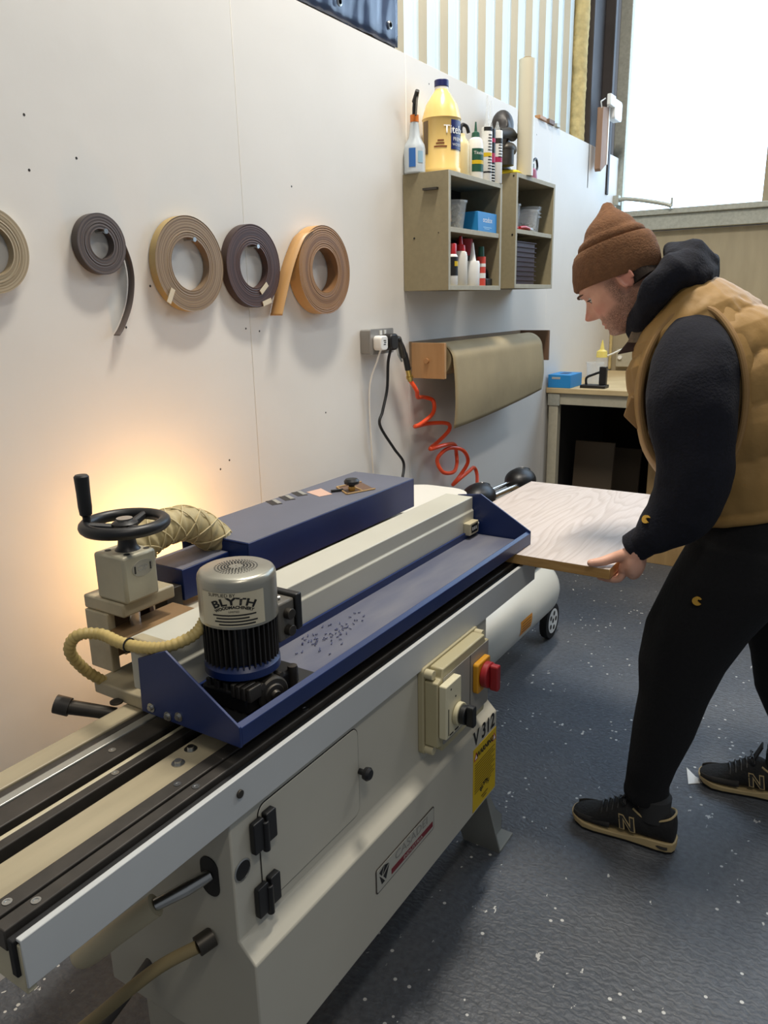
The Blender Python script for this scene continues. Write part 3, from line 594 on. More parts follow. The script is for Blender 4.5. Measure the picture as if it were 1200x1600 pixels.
tag(MB().prism(rrect(4.30, 4.42, -.85, -.53, .012), XY, BT, BT + .028).build('tablet_case', m_black, bevel=.003), 'flat black case lying on the front of the bench', 'case')
tag(MB().prism(rrect(4.5, 4.72, -.85, -.55, .004), XY, BT, BT + .0015).build('paper_sheet', M('grey_sheet', (190, 190, 186), .6)), 'grey sheet of paper behind the black case on the bench', 'paper')
cs = thing('corner_socket', (5.47, -.1, 1.12), 'small white socket with a round knob on the end wall', 'socket')
MB().prism(rrect(-.17, -.06, 1.10, 1.22, .006), YZ, 5.45, 5.489).build('box', m_mdfedge, cs, bevel=.003); MB().cyl((5.45, -.09, 1.165), (5.435, -.09, 1.165), .014, n=16).build('knob', m_white, cs)
# ------------------------------------------------------------------ the edge banding machine
mc = thing('edgebander', (1.2, -.65, 0), 'long cream and dark blue edge banding machine with black handwheel along the wall', 'machine')
YF = -.838                                                     # upper front face of the cabinet body
YL = -.872                                                     # face of the lower box
body = MB().prism([(YF, .80), (YF, .556), (YL, .522), (YL, .288), (-.48, .288), (-.48, .80)], YZ, .735, 1.685)
body.build('body', m_cream, mc, bevel=.003)
for sx in (.775, 1.52):
    o = MB().box(sx, sx + .03, -.83 if sx < 1 else -.70, -.52, .012, .289).build('support_plate', m_cream, mc, bevel=.002)
# flared feet
for xs, sg in ((1.665, 1), (.80, -1)):
    f = MB().prism([(xs - .003, .2885), (xs + .003, .2885), (xs + .118 * sg + .003, .001), (xs + .118 * sg - .003, .001)], XZ, -.85, -.73)
    f.prism([(xs, .2885), (xs + .055 * sg, .2885), (xs + .165 * sg, .105), (xs + .21 * sg, .06), (xs + .21 * sg, .001), (xs + .117 * sg, .001)], XZ, -.812, -.806)
    f.box(min(xs + .115 * sg, xs + .21 * sg), max(xs + .115 * sg, xs + .21 * sg), -.85, -.73, 0, .007)
    f.build('foot', M('grey_enamel', (140, 140, 132), .45, nsc=6, namt=.08), mc)
# conveyor front beam: folded sheet
bm_ = MB().prism([(-.846, .786), (-.846, .856), (-.836, .856), (-.836, .851), (-.8425, .851), (-.8425, .786)], YZ, .385, 1.995)
bm_.build('conveyor_beam', m_beamgrey, mc, bevel=.0012)
MB().box(.385, .398, -.8425, -.50, .775, .846).build('beam_end', m_beige, mc, bevel=.002)
MB().box(.40, 1.99, -.82, -.52, .78, .835).build('conveyor_bed', m_dsteel, mc, bevel=.002)
def rail(name, y0, y1, z, mat, x0=.38, x1=1.99, zb=.832, bev=.002): return MB().box(x0, x1, y0, y1, zb, z).build(name, mat, mc, bevel=bev)
rail('rubber_strip', -.836, -.824, .853, m_rubber, zb=.80)
r4 = rail('guide_rail', -.822, -.800, .862, m_rail); r3 = rail('guide_rail', -.795, -.768, .862, m_rail)
tb_ = rail('table_strip', -.765, -.703, .857, m_table); r2 = rail('guide_rail', -.684, -.666, .862, m_rail)
rail('edge_strip', -.664, -.655, .860, m_beige, -.3); r1 = rail('guide_rail', -.640, -.598, .862, m_rail, -.3)
rail('bright_strip', -.594, -.576, .862, m_silver, -.3)
rail('frame_rail', -.572, -.556, .858, m_rail, -.3); rail('frame_rail', -.556, -.512, .8615, m_table, -.3)
for rr_, y, xs in ((r4, -.811, (.43, .70, .97)), (r3, -.782, (.41, .69)), (r2, -.675, (.66,)), (r1, -.618, (.70,))):
    for x in xs: MB().lathe([(.001, 0), (.0062, 0), (.0062, .0012), (.0035, .0012), (.003, .0005), (.001, .0005)], (x, y, .862), n=16).build('rail_screw', m_steel, rr_)
for x, y in ((.735, -.735), (.775, -.722)): MB().lathe([(.011, 0), (.011, .0012), (.006, .0012), (.006, .006), (.001, .006)], (x, y, .857), n=18).build('bolt', m_steel, tb_)
MB().cyl((.805, -.50, .866), (.805, -.50, .869), .012, n=18).build('bolt', m_dsteel, mc)
hb = MB().tube([(.80, -.50, .845), (.775, -.465, .855), (.748, -.43, .866)], [.012, .013, .014], 16).build('lever_bar', m_dsteel, mc)
MB().cyl((.752, -.436, .864), (.738, -.415, .872), .0172, n=18).build('grip', m_rail, hb)
# door, hinges, knob
dpl = rrect(.80, 1.09, .578, .772, .018)
MB().prism(rrect(.7985, 1.0915, .5765, .7735, .019), XZ, YF - .0012, YF + .001).build('door_gap', m_ink, mc)
dr = MB().prism(dpl, XZ, YF - .0022, YF).build('door', m_cream, mc, bevel=.0008)
for z in (.728, .602):
    h = MB().prism(rrect(.776, .802, z - .029, z + .029, .003), XZ, YF - .013, YF - .0022).prism(rrect(.806, .83, z - .023, z + .032, .003), XZ, YF - .015, YF - .0022).cyl((.804, YF - .012, z - .036), (.804, YF - .012, z + .02), .0065, n=12)
    h.build('hinge', m_black, mc, bevel=.0015)
MB().lathe([(.006, 0), (.006, .012), (.0125, .014), (.014, .022), (.010, .027), (.001, .028)], (1.092, YF - .002, .672), (0, -1, 0), 20).build('door_knob', m_black, dr)
MB().cyl((.755, -.846, .829), (.755, -.850, .829), .007, n=16).build('bolt', m_dsteel, mc, bevel=.001)
MB().lathe([(.017, 0), (.0195, .001), (.017, .002), (.0165, -.0), (.017, 0)], (.756, YF, .682), (0, -1, 0), 24, caps=False).build('hole_rim', m_steel, mc)
MB().cyl((.756, YF - .0005, .682), (.756, YF + .001, .682), .0168, n=24).build('inspection_hole', m_ink, mc)
# control box
EX0, EX1, EZ0, EZ1 = 1.328, 1.605, .578, .792
eb = MB().prism(rrect(EX0, EX1, EZ0, EZ1, .012), XZ, -.852, YF).build('control_box_base', M('control_box', (176, 166, 132), .45), mc, bevel=.002)
c_ = .026
lid = [(EX0 + c_ + .006, EZ1 - .004), (EX0 + c_, EZ1 - c_), (EX0 + .006, EZ1 - c_ - .004), (EX0 + .006, EZ0 + c_), (EX0 + c_, EZ0 + c_ - .004), (EX0 + c_ + .004, EZ0 + .006), (EX1 - c_ - .004, EZ0 + .006), (EX1 - c_, EZ0 + c_ - .004), (EX1 - .006, EZ0 + c_), (EX1 - .006, EZ1 - c_), (EX1 - c_, EZ1 - c_ + .004), (EX1 - c_ - .006, EZ1 - .004)]
MB().prism(lid, XZ, -.885, -.852).build('control_box_lid', M('control_box_lid', (178, 168, 132), .42), mc, bevel=.003)
for sx in (EX0 + .014, EX1 - .014):
    for sz in (EZ0 + .013, EZ1 - .015): MB().cyl((sx, -.872, sz), (sx, -.85, sz), .011, n=18).build('lid_screw', M('screw_cap', (196, 186, 152), .4), eb, bevel=.001)
MB().prism(rrect(EX0 + .030, EX1 - .012, EZ0 + .022, EZ1 - .026, .006), XZ, -.8865, -.885).build('grey_panel', M('grey_panel', (150, 146, 136), .5), mc)
MB().box(1.492, 1.4935, -.8872, -.8865, EZ0 + .022, EZ1 - .026).build('panel_line', m_ink, mc)
sw = MB().prism(rrect(1.337, 1.410, .628, .758, .004), XZ, -.905, -.8865).build('switch_plate', M('ivory_switch', (216, 208, 176), .4), mc, bevel=.002)
MB().cyl((1.39, -.905, .672), (1.39, -.917, .672), .027, n=28).build('switch_ring', M('ivory_ring', (198, 190, 156), .4), sw, bevel=.002)
MB().cyl((1.39, -.917, .672), (1.39, -.931, .672), .022, n=24).prism(rrect(1.3805, 1.3995, .648, .698, .006), XZ, -.949, -.931).build('rotary_knob', m_black, sw, bevel=.002)
for tx, tz in ((1.36, .744), (1.382, .718)): MB().cyl((tx, -.9045, tz), (tx, -.9055, tz), .0025, n=8).build('switch_mark', m_ink, sw)
MB().box(1.347, 1.350, -.9055, -.9048, .635, .70).build('switch_mark', m_ink, sw)
bars('switch_lettering', m_ink, sw, lambda a, b, c: (1.375 + a, -.9055, .634 + b), [(-.022, -.004, 0), (.004, .022, 0)], .004)
iso = MB().prism(rrect(1.505, 1.575, .66, .738, .008), XZ, -.901, -.8865).build('isolator_plate', M('amber_plate', (206, 146, 30), .4), mc, bevel=.003)
MB().cyl((1.542, -.901, .70), (1.542, -.918, .70), .032, n=30).prism(rrect(1.532, 1.552, .664, .73, .006), XZ, -.939, -.918).build('isolator_knob', M('dull_red', (150, 34, 38), .4), iso, bevel=.003)
# lettering and labels on the lower box
text('model_lettering', 'V 312', .058, m_ink, mc, lambda a, b, c: (1.608 + a * .92, YL - .0008, .505 + b), bold=.0012)
yl = MB().box(1.545, 1.681, YL - .0012, YL - .0002, .296, .478).build('warning_label', m_yellow, mc)
YT = YL - .0018
text('warning_lettering', 'WARNING', .021, m_ink, yl, lambda a, b, c: (1.613 + a, YT, .454 + b), bold=.0008)
for tx in (1.559, 1.668):
    MB().prism([(tx - .012, .444), (tx + .012, .444), (tx, .467)], XZ, YT, YT + .0004).build('warning_triangle', m_red, yl)
    MB().prism([(tx - .0065, .4475), (tx + .0065, .4475), (tx, .460)], XZ, YT - .0004, YT).build('warning_triangle_centre', m_white, yl)
bars('warning_small_print', m_tyel, yl, lambda a, b, c: (1.613 + a, YT, .43 + b), [(-.06, (.058, .05, .06, .04)[i % 4], -.0075 * i) for i in range(12)], .0028)
def arc(rad, cx, cz, y): return lambda a, b, c: (cx + (rad + b) * math.sin(a / rad), y, cz + (rad + b) * math.cos(a / rad))
text('maker_lettering', 'BLYTH', .019, m_ink, yl, arc(.035, 1.613, .312, YT), bold=.0006)
bars('maker_small_print', m_tyel, yl, lambda a, b, c: (1.613 + a, YT, .318 + b), [(-.02, .02, 0), (-.012, .012, -.008)], .004)
np_ = MB().prism(rrect(1.092, 1.338, .390, .450, .006), XZ, YL - .0014, YL - .0004).build('name_plate', M('plate_edge', (62, 54, 48), .5), mc)
MB().prism(rrect(1.0945, 1.3355, .3925, .4475, .005), XZ, YL - .002, YL - .0014).build('plate_face', M('pale_plate', (178, 176, 164), .4), np_)
for pg in ([(1.103, .437), (1.122, .444), (1.112, .424)], [(1.124, .443), (1.140, .437), (1.116, .423)], [(1.104, .428), (1.110, .422), (1.124, .404), (1.112, .404)], [(1.142, .434), (1.128, .406), (1.118, .419)]):
    lo = MB().prism(pg, XZ, YL - .0025, YL - .002); lo.build('plate_emblem', m_ink, np_)
text('plate_lettering', 'CASADEI', .028, M('grey_lettering', (140, 138, 130), .5), np_, lambda a, b, c: (1.236 + a * 1.28, YL - .0024, .432 + b))
MB().box(1.15, 1.33, YL - .0024, YL - .002, .400, .4135).build('plate_band', M('maroon_band', (120, 22, 36), .5), np_)
text('plate_band_lettering', 'INDUSTRIA', .011, M('pale_lettering', (196, 190, 180), .5), np_, lambda a, b, c: (1.24 + a * 1.5, YL - .0029, .4068 + b))
# glands and cables on the left end
MB().prism(rrect(-.805, -.765, .625, .70, .019), YZ, .733, .736).build('cable_slot', m_ink, mc)
MB().tube([(.736, -.785, .665), (.70, -.765, .655), (.66, -.735, .64)], [.010, .012, .010], 14).build('cable_gland', m_steel, mc)
MB().tube(crom([(.66, -.735, .64), (.62, -.69, .60), (.60, -.64, .55), (.605, -.60, .52), (.64, -.57, .54)], 8), .019, 14).build('sheathed_cable', M('cream_sheath', (196, 184, 152), .5), mc)
MB().cyl((.737, -.775, .535), (.71, -.765, .53), .017, n=20).build('cable_gland', m_dsteel, mc)
MB().tube(crom([(.71, -.765, .53), (.66, -.72, .505), (.60, -.66, .445), (.54, -.56, .33), (.46, -.46, .16), (.40, -.42, .03)], 8), .011, 12).build('power_cable', M('tan_cable', (146, 130, 92), .6), mc)
MB().tube(crom([(.76, -.60, .40), (.66, -.58, .33), (.56, -.52, .22), (.46, -.45, .09), (.40, -.40, .018)], 8), .010, 12).build('power_cable', M('grey_cable', (74, 68, 62), .6), mc)

# blue tray and pressure beam
TX0, TX1, TZ = .785, 1.985, .897
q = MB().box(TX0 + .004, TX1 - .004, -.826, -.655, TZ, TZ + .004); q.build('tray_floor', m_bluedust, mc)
MB().prism([(-.832, TZ - .004), (-.832, .924), (-.822, .930), (-.818, .926), (-.826, .920), (-.826, TZ - .004)], YZ, TX0, TX1).build('tray_lip', m_blue, mc, bevel=.001)
MB().box(TX0 + .005, TX1 - .005, -.662, -.656, TZ + .004, TZ + .022).build('tray_rear_strip', m_blue, mc)
epl = [(-.606, .992), (-.676, 1.022), (-.832, .927), (-.832, TZ - .006), (-.602, TZ - .006)]
ep = MB().prism(epl, YZ, TX0 - .005, TX0).build('tray_end_plate', m_blue, mc, bevel=.001)
MB().prism([(-.60, 1.012), (-.676, 1.022), (-.832, .930), (-.832, TZ - .006), (-.60, TZ - .006)], YZ, TX1, TX1 + .005).build('tray_end_plate', m_blue, mc, bevel=.001)
for y, z in ((-.628, .905), (-.668, .9), (-.695, .907)): MB().lathe([(.001, .006), (.0045, .006), (.0045, .0015), (.0085, .0015), (.0085, 0), (.001, 0)], (TX0 - .005, y, z), (-1, 0, 0), 16).build('plate_bolt', m_steel, ep)
pb = MB().prism([(-.655, .915), (-.655, .972), (-.651, .975), (-.651, 1.012), (-.562, 1.012), (-.562, .915)], YZ, .80, TX1 - .002).build('pressure_beam', M('pressure_beam', (198, 195, 180), .4, nsc=3, namt=.05), mc, bevel=.0025)
MB().box(.796, .82, -.64, -.575, .985, 1.018).build('beam_end_cap', m_table, mc, bevel=.004)
# pressure wheels under the beam
MB().box(.86, 1.96, -.65, -.57, .893, .915).build('wheel_carrier', m_black, mc)
rd = MB().prism(rrect(1.915, 1.972, .912, .948, .003), XZ, -.676, -.655).build('counter', m_beige, mc, bevel=.002)
MB().box(1.925, 1.965, -.6765, -.6758, .918, .942).build('counter_window', m_ink, rd); MB().cyl((1.972, -.668, .935), (1.98, -.668, .935), .006, n=12).build('counter_knob', m_white, rd)
bars('counter_digit', m_white, rd, lambda a, b, c: (1.945 + a, -.6768, .930 + b), [(-.015, -.009, 0), (-.004, .002, 0), (.007, .013, 0)], .010)
# dust and curls left in the tray
q = MB(); rn = random.Random(5)
for i in range(60):
    x = 1.17 + rn.gauss(0, .05); y = -.715 + rn.gauss(0, .018); a = rn.random() * 6
    q.tube([(x + .004 * math.cos(a + t) * (1 + t * .2), max(-.81, min(-.67, y)) + .004 * math.sin(a + t), TZ + .0055 + .001 * t) for t in (0, .8, 1.6)], .0011, 5)
tag(q.build('shavings', M('blue_shavings', (70, 74, 108), .6)), 'small dusty curled shavings lying in the blue tray behind the motor', 'shavings')['kind'] = 'stuff'

# motor standing in the tray
MX, MY = .903, -.731
MB().box(.80, 1.03, -.815, -.668, TZ + .0042, TZ + .0052).build('tray_cutout', m_ink, mc)
mot = MB().lathe([(.001, .945), (.062, .945), (.062, .952), (.052, .96), (.052, 1.045), (.001, 1.045)], (MX, MY, 0), n=40).build('motor_body', m_black, mc)
q = MB()
for i in range(40):
    a = 2 * PI * i / 40; d = Vector((math.cos(a), math.sin(a), 0)); n_ = Vector((-d.y, d.x, 0)) * .0016; c0 = Vector((MX, MY, 0))
    ps = [c0 + d * .050 - n_, c0 + d * .0645 - n_ * .7, c0 + d * .0645 + n_ * .7, c0 + d * .050 + n_]
    q.loft([[p + Vector((0, 0, .962)) for p in ps], [p + Vector((0, 0, 1.044)) for p in ps]])
q.build('cooling_fins', M('fin_black', (42, 40, 38), .45, nsc=30, namt=.2), mot)
MB().lathe([(.001, .940), (.066, .940), (.066, .954), (.058, .962), (.001, .962)], (MX, MY, 0), n=40).build('motor_flange', m_blue, mot)
fc = MB().lathe([(.0655, 1.040), (.067, 1.04), (.067, 1.115), (.0662, 1.123), (.0635, 1.128), (.058, 1.1312), (.001, 1.1335)], (MX, MY, 0), n=56, caps=False).build('fan_cover', M('silver_fan_cover', (168, 165, 152), .32, .7), mot)
q = MB()
for k in range(8):
    r = .014 + k * .0054; n_ = int(2 * PI * r / .0052)
    for i in range(n_):
        a = 2 * PI * i / n_ + k * .3; z = 1.1322 - (.0004 * k)
        q.cyl((MX + r * math.cos(a), MY + r * math.sin(a), z + .0012), (MX + r * math.cos(a), MY + r * math.sin(a), z + .0016), .0018, n=6)
q.build('vent_holes', m_ink, fc)['kind'] = 'stuff'
q = MB(); va = []
a0, a1 = 166, 262
for i in range(25):
    a = math.radians(a0 + (a1 - a0) * i / 24); va += [(MX + .0676 * math.cos(a), MY + .0676 * math.sin(a), 1.045), (MX + .0676 * math.cos(a), MY + .0676 * math.sin(a), 1.108)]
q.add(va, [(2 * i, 2 * i + 2, 2 * i + 3, 2 * i + 1) for i in range(24)]); q.build('maker_label', M('cream_label', (206, 196, 168), .5), fc)
def mmap(ac, zc): return lambda a, b, c: (MX + .0681 * math.cos(math.radians(ac) + a / .0681), MY + .0681 * math.sin(math.radians(ac) + a / .0681), zc + b)
def marc(rad, ac, zc):
    g = mmap(ac, zc); return lambda a, b, c: g((rad + b) * math.sin(a / rad), (rad + b) * math.cos(a / rad) - rad, c)
text('label_lettering', 'SUPPLIED BY', .0085, m_ink, fc, mmap(200, 1.1035))
text('label_lettering', 'BLYTH', .0185, m_ink, fc, lambda a, b, c: marc(.075, 217, 1.0925)(a * 1.35, b, c), bold=.0006, spacing=1.05)
text('label_lettering', 'WOODMACHINERY', .0075, m_ink, fc, marc(.065, 217, 1.082), bold=.0003)
text('label_lettering', 'LIMITED', .005, m_ink, fc, mmap(217, 1.0735))
bars('label_small_print', m_ink, fc, mmap(216, 1.0668), [(-.036, .038, 0), (-.030, .026, -.0058), (-.033, .040, -.0116), (-.026, .036, -.0174)], .0026)
MB().cyl((MX + .06, MY - .032, 1.055), (MX + .066, MY - .0355, 1.055), .004, n=10).build('cover_screw', m_steel, fc)
tbx_ = MB().box(.945, .99, -.782, -.722, .975, 1.052).build('terminal_box', M('terminal_grey', (96, 92, 84), .5), mot, bevel=.004)
MB().box(.99, 1.006, -.787, -.717, .985, 1.058).build('terminal_lid', m_black, tbx_, bevel=.003)
for z in (1.028, .995): MB().cyl((.968, -.782, z), (.968, -.794, z), .0105, n=18).build('cable_cap', m_dsteel, tbx_, bevel=.001)
# gear box below the motor
gbx = MB().box(.845, .985, -.79, -.685, .902, .9385).build('gear_case', m_black, mot, bevel=.006)
for i in range(5): MB().box(.85 - .004, .853, -.785 + i * .02, -.775 + i * .02, .90, .95).build('case_rib', m_rail, gbx, bevel=.002)
for i in range(4): MB().box(.842, .872, -.80 + i * .012, -.792 + i * .012, .93, .955).build('case_rib', m_dsteel, gbx, bevel=.002)
MB().lathe([(.001, .012), (.008, .012), (.010, .006), (.018, .006), (.020, .003), (.028, .003), (.031, 0), (.031, -.02), (.001, -.02)], (.90, -.80, .922), (-.25, -1, 0), 28).build('gear_cover', m_dsteel, gbx)
for a in range(4):
    t = PI / 4 + a * PI / 2; MB().cyl((.90 + .034 * math.cos(t), -.80, .922 + .034 * math.sin(t)), (.90 + .034 * math.cos(t), -.785, .922 + .034 * math.sin(t)), .006, n=10).build('gear_lug', m_dsteel, gbx)
MB().cyl((.965, -.79, .90), (.965, -.79, .945), .009, n=14).build('case_post', m_dsteel, gbx)

MB().cyl((MX, MY, .93), (MX, MY, .963), .05, n=28).build('motor_neck', m_black, gbx)
def lift(o):
    if o != gbx:
        for v in o.data.vertices:
            if v.co.z > .9386: v.co.z = .960 + (v.co.z - .94) * .943
        for k in o.children: lift(k)
lift(mot)
# covers along the wall side
cv = MB().prism([(-.462, .962), (-.462, 1.05), (-.245, 1.05), (-.245, .94), (-.25, .94), (-.25, 1.045), (-.457, 1.045), (-.457, .962)], YZ, 1.225, 1.965).box(1.96, 1.965, -.462, -.245, .962, 1.05)
cvo = cv.build('blue_cover', m_blue, mc, bevel=.0015)
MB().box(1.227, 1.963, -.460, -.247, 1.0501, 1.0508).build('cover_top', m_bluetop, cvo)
MB().box(1.225, 1.23, -.457, -.30, .97, 1.045).build('cover_near_end', m_blue, cvo)
for x in (1.52, 1.575, 1.63):
    MB().box(x, x + .03, -.30, -.248, 1.0508, 1.0514, rot=-.5).build('cover_slot', M('dark_slot', (40, 36, 34), .6), cvo)
    MB().box(x + .022, x + .034, -.295, -.25, 1.0509, 1.0516, rot=-.5).build('slot_lip', m_silver, cvo)
op = MB().prism([(1.70, -.40), (1.79, -.435), (1.845, -.35), (1.755, -.325)], XY, 1.0509, 1.0516).build('cover_opening', M('lamplit_brown', (104, 78, 60), .6), cvo)  # flat plate, lamp-lit interior painted in its colour
for a, b in (((1.70, -.40), (1.79, -.435)), ((1.845, -.35), (1.755, -.325)), ((1.75, -.42), (1.80, -.337)), ((1.70, -.40), (1.755, -.325))): MB().tube([(a[0], a[1], 1.053), (b[0], b[1], 1.053)], .0025, 6).build('opening_rib', m_ply, op)
MB().prism([(1.645, -.345), (1.685, -.36), (1.725, -.29), (1.67, -.28)], XY, 1.0509, 1.0516).build('cover_opening', M('lamplit_pink', (206, 170, 150), .6), cvo)  # second flat plate, lamplight inside painted as pink
MB().tube([(1.70, -.345, 1.055), (1.73, -.365, 1.055)], .004, 8).build('latch', m_black, cvo)
kb = MB().lathe([(.007, 0), (.007, .012), (.011, .02), (.021, .022), (.022, .03), (.017, .036), (.001, .037)], (1.745, -.385, 1.05), n=24).build('clamp_knob', m_black, cvo)
MB().cyl((1.745, -.385, 1.05), (1.745, -.385, 1.064), .010, n=16).build('knob_collar', m_brass, kb)
b2 = MB().prism([(-.402, .952), (-.402, 1.022), (-.288, 1.022), (-.25, .96), (-.25, .952)], YZ, 1.078, 1.222).build('lower_cover', m_blue, mc, bevel=.0015)
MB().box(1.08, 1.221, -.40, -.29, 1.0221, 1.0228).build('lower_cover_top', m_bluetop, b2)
MB().box(1.03, 1.075, -.40, -.36, .90, .99).build('rear_bracket', m_dsteel, mc, bevel=.002)
MB().box(1.08, 1.96, -.452, -.26, .30, .935).build('rear_body', m_cream, mc, bevel=.004)
MB().box(1.09, 1.88, -.555, -.462, .865, .935).build('glue_unit', m_brownboard, mc, bevel=.002)
MB().box(1.0, 1.98, -.50, -.30, .835, .87).build('rear_frame', m_dsteel, mc, bevel=.002)
st_ = MB().prism(rrect(1.99, 2.36, -.48, -.22, .09, 8), XY, .905, .93).build('side_table', M('white_laminate', (226, 222, 210), .4), mc, bevel=.003)
MB().box(2.1, 2.16, -.38, -.32, .0, .905).build('table_leg', m_galv, st_)
# work lamp glowing behind the covers
lm = MB().lathe([(.012, 0), (.014, .02), (.024, .045), (.022, .065), (.001, .075)], (1.33, -.185, .86), n=20).build('work_lamp', M('lit_bulb', (255, 190, 110), .4, emit=8), mc)
MB().tube([(1.33, -.27, .83), (1.33, -.2, .83), (1.33, -.185, .86)], .010, 10).build('lamp_holder', m_black, mc)
pl = bpy.data.lights.new('work_lamp_light', 'POINT'); pl.energy = 4.6; pl.color = (1, .53, .17); pl.shadow_soft_size = .03
po = bpy.data.objects.new('work_lamp_light', pl); COL.objects.link(po); po.location = (1.33, -.185, .955)
# ribbed extraction duct
P = crom([(1.275, -.335, .985), (1.235, -.345, 1.045), (1.16, -.35, 1.098), (1.09, -.35, 1.108), (1.03, -.345, 1.09), (.995, -.33, 1.03), (.985, -.31, .95), (.985, -.30, .86)], 16)
rs = [.0375 + .0022 * math.sin(i * 1.35) for i in range(len(P))]
du = MB().tube(P, rs, 20).build('extraction_duct', M('buff_duct', (182, 166, 122), .6, nsc=16, namt=.12), mc, ang=80)
q = MB()
for ph_ in (0, PI, PI / 2, 3 * PI / 2):
    for sgn in (1, -1):
        pts = []; u = None
        for i, p in enumerate(P):
            t = (P[min(i + 1, len(P) - 1)] - P[max(i - 1, 0)]).normalized()
            if u is None: u, w_ = frame_from(t)
            else: u = (u - t * u.dot(t)).normalized(); w_ = t.cross(u)
            a = ph_ + sgn * i * .17; pts.append(p + (u * math.cos(a) + w_ * math.sin(a)) * .0396)
        q.tube(pts, .0016, 5)
q.build('duct_braid', M('buff_braid', (200, 184, 140), .6), du)
MB().tube([P[0] + Vector((.012, .004, -.018)), P[0], P[3]], [.040, .040, .0395], 20).build('duct_clip', m_silver, du)

# handwheel column
MB().box(.815, 1.0, -.61, -.425, .862, .888).build('column_base', m_table, mc, bevel=.003)
fr_ = MB().box(.858, .985, -.480, -.365, 1.008, 1.036).build('column_top_plate', m_table, mc, bevel=.004)
MB().box(.862, .985, -.385, -.371, .888, 1.008).build('column_back_plate', M('shaded_brown', (96, 72, 48), .5, nsc=9, namt=.2), mc, bevel=.001)  # shadow on the recessed inner face, painted as brown
MB().prism([(-.435, .888), (-.435, 1.008), (-.37, 1.008), (-.37, .888)], YZ, .854, .872).build('column_side', m_table, mc, bevel=.002)
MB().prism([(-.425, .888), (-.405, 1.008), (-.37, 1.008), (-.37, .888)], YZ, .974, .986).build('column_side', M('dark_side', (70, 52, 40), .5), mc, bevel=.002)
for x in (.905, .945): MB().cyl((x, -.478, 1.022), (x, -.4795, 1.022), .006, n=12).build('plate_screw', m_ink, fr_)
bl = MB().box(.860, .938, -.492, -.408, 1.036, 1.128).build('gear_block', M('cast_alloy', (178, 172, 150), .5, .3, nsc=20, namt=.06), mc, bevel=.006)
for x, y in ((.88, -.48), (.926, -.48), (.88, -.427), (.926, -.427)): MB().cyl((x, y, 1.1275), (x, y, 1.1286), .006, n=14).build('block_screw', m_ink, bl)
MB().prism([(.878 + .025 * (1 + math.cos(a)), 1.098 + .016 * math.sin(a)) for a in [2 * PI * i / 24 for i in range(24)]], XZ, -.4928, -.492).build('block_plate', M('engraved_plate', (150, 146, 132), .5), bl)
text('block_lettering', 'CSP', .014, m_steel, bl, lambda a, b, c: (.903 + a, -.4933, 1.098 + b))
for sx in (.885, .921): MB().box(sx - .0015, sx + .0015, -.4935, -.4925, 1.091, 1.105).build('block_mark', m_ink, bl)
MB().cyl((.905, -.45, .95), (.905, -.45, 1.01), .012, n=18).build('spindle', m_chrome, mc)
cl = MB().prism([(.84, -.50), (.855, -.53), (1.02, -.55), (1.02, -.43), (.86, -.43), (.84, -.45)], XY, .958, .976).build('clamp_plate', M('oiled_tan', (136, 108, 74), .5, nsc=9, namt=.15), mc, bevel=.003)
MB().lathe([(.001, .888), (.030, .888), (.030, .90), (.02, .905), (.02, .925), (.026, .93), (.026, .942), (.018, .945), (.018, .958), (.001, .958)], (.905, -.48, 0), n=24).build('lift_screw', M('oiled_grey', (142, 124, 92), .45, .4), cl)
MB().box(.93, 1.0, -.60, -.55, .90, .965).build('slide_block', m_table, mc, bevel=.004)
WX, WY, WZ = .905, -.453, 1.178
hw = MB().tube([(WX + .072 * math.cos(2 * PI * i / 48), WY + .072 * math.sin(2 * PI * i / 48), WZ) for i in range(48)], .0115, 12, closed=True).build('handwheel', m_black, mc)
MB().lathe([(.024, 1.128), (.018, 1.135), (.016, 1.15), (.022, 1.165), (.024, 1.18), (.015, 1.186), (.001, 1.186)], (WX, WY, 0), n=24).build('wheel_hub', m_black, hw)
for a in (.3, .3 + 2 * PI / 3, .3 + 4 * PI / 3): MB().tube([(WX + .018 * math.cos(a), WY + .018 * math.sin(a), 1.17), (WX + .066 * math.cos(a), WY + .066 * math.sin(a), WZ)], [.009, .008], 10).build('wheel_spoke', m_black, hw)
MB().cyl((WX, WY, 1.185), (WX, WY, 1.189), .015, n=20).build('hub_cap', m_steel, hw)
HX, HY = WX - .045, WY + .05
MB().lathe([(.007, 1.18), (.007, 1.196), (.011, 1.2), (.0125, 1.215), (.0125, 1.24), (.0135, 1.272), (.011, 1.275), (.001, 1.275)], (HX, HY, 0), n=20).build('crank_handle', m_black, hw)
# flexible conduit to the motor
P = crom([(.825, -.438, .885), (.79, -.438, .925), (.755, -.455, .98), (.76, -.475, 1.012), (.785, -.505, 1.012), (.785, -.56, 1.008), (.785, -.62, 1.013), (.80, -.66, 1.018), (.835, -.685, 1.03), (.86, -.69, 1.05), (.875, -.685, 1.075)], 14)
MB().tube(P, [.0098 + .0013 * (1 if i % 3 == 0 else -.6 if i % 3 == 1 else .2) for i in range(len(P))], 12).build('flexible_conduit', M('cream_conduit', (196, 172, 108), .5), mc, ang=80)
q = P[75]; MB().tube([q + Vector((.012 * math.cos(a), 0, .012 * math.sin(a))) for a in [2 * PI * i / 14 for i in range(14)]], .0015, 6, closed=True).build('cable_tie', m_black, mc)
# loose black hose standing by the near end
P = [(.30, -.86, .0 + .02 * i) for i in range(38)]
tag(MB().tube([(x + .05 * (1 - z / .76) ** 2, y, z + .01) for x, y, z in P], [.052 + .004 * math.sin(i * PI) if i % 2 else .058 for i in range(38)], 20).build('ribbed_hose', m_rubber, ang=80), 'black ribbed hose rising at the lower left corner of the photo', 'hose')

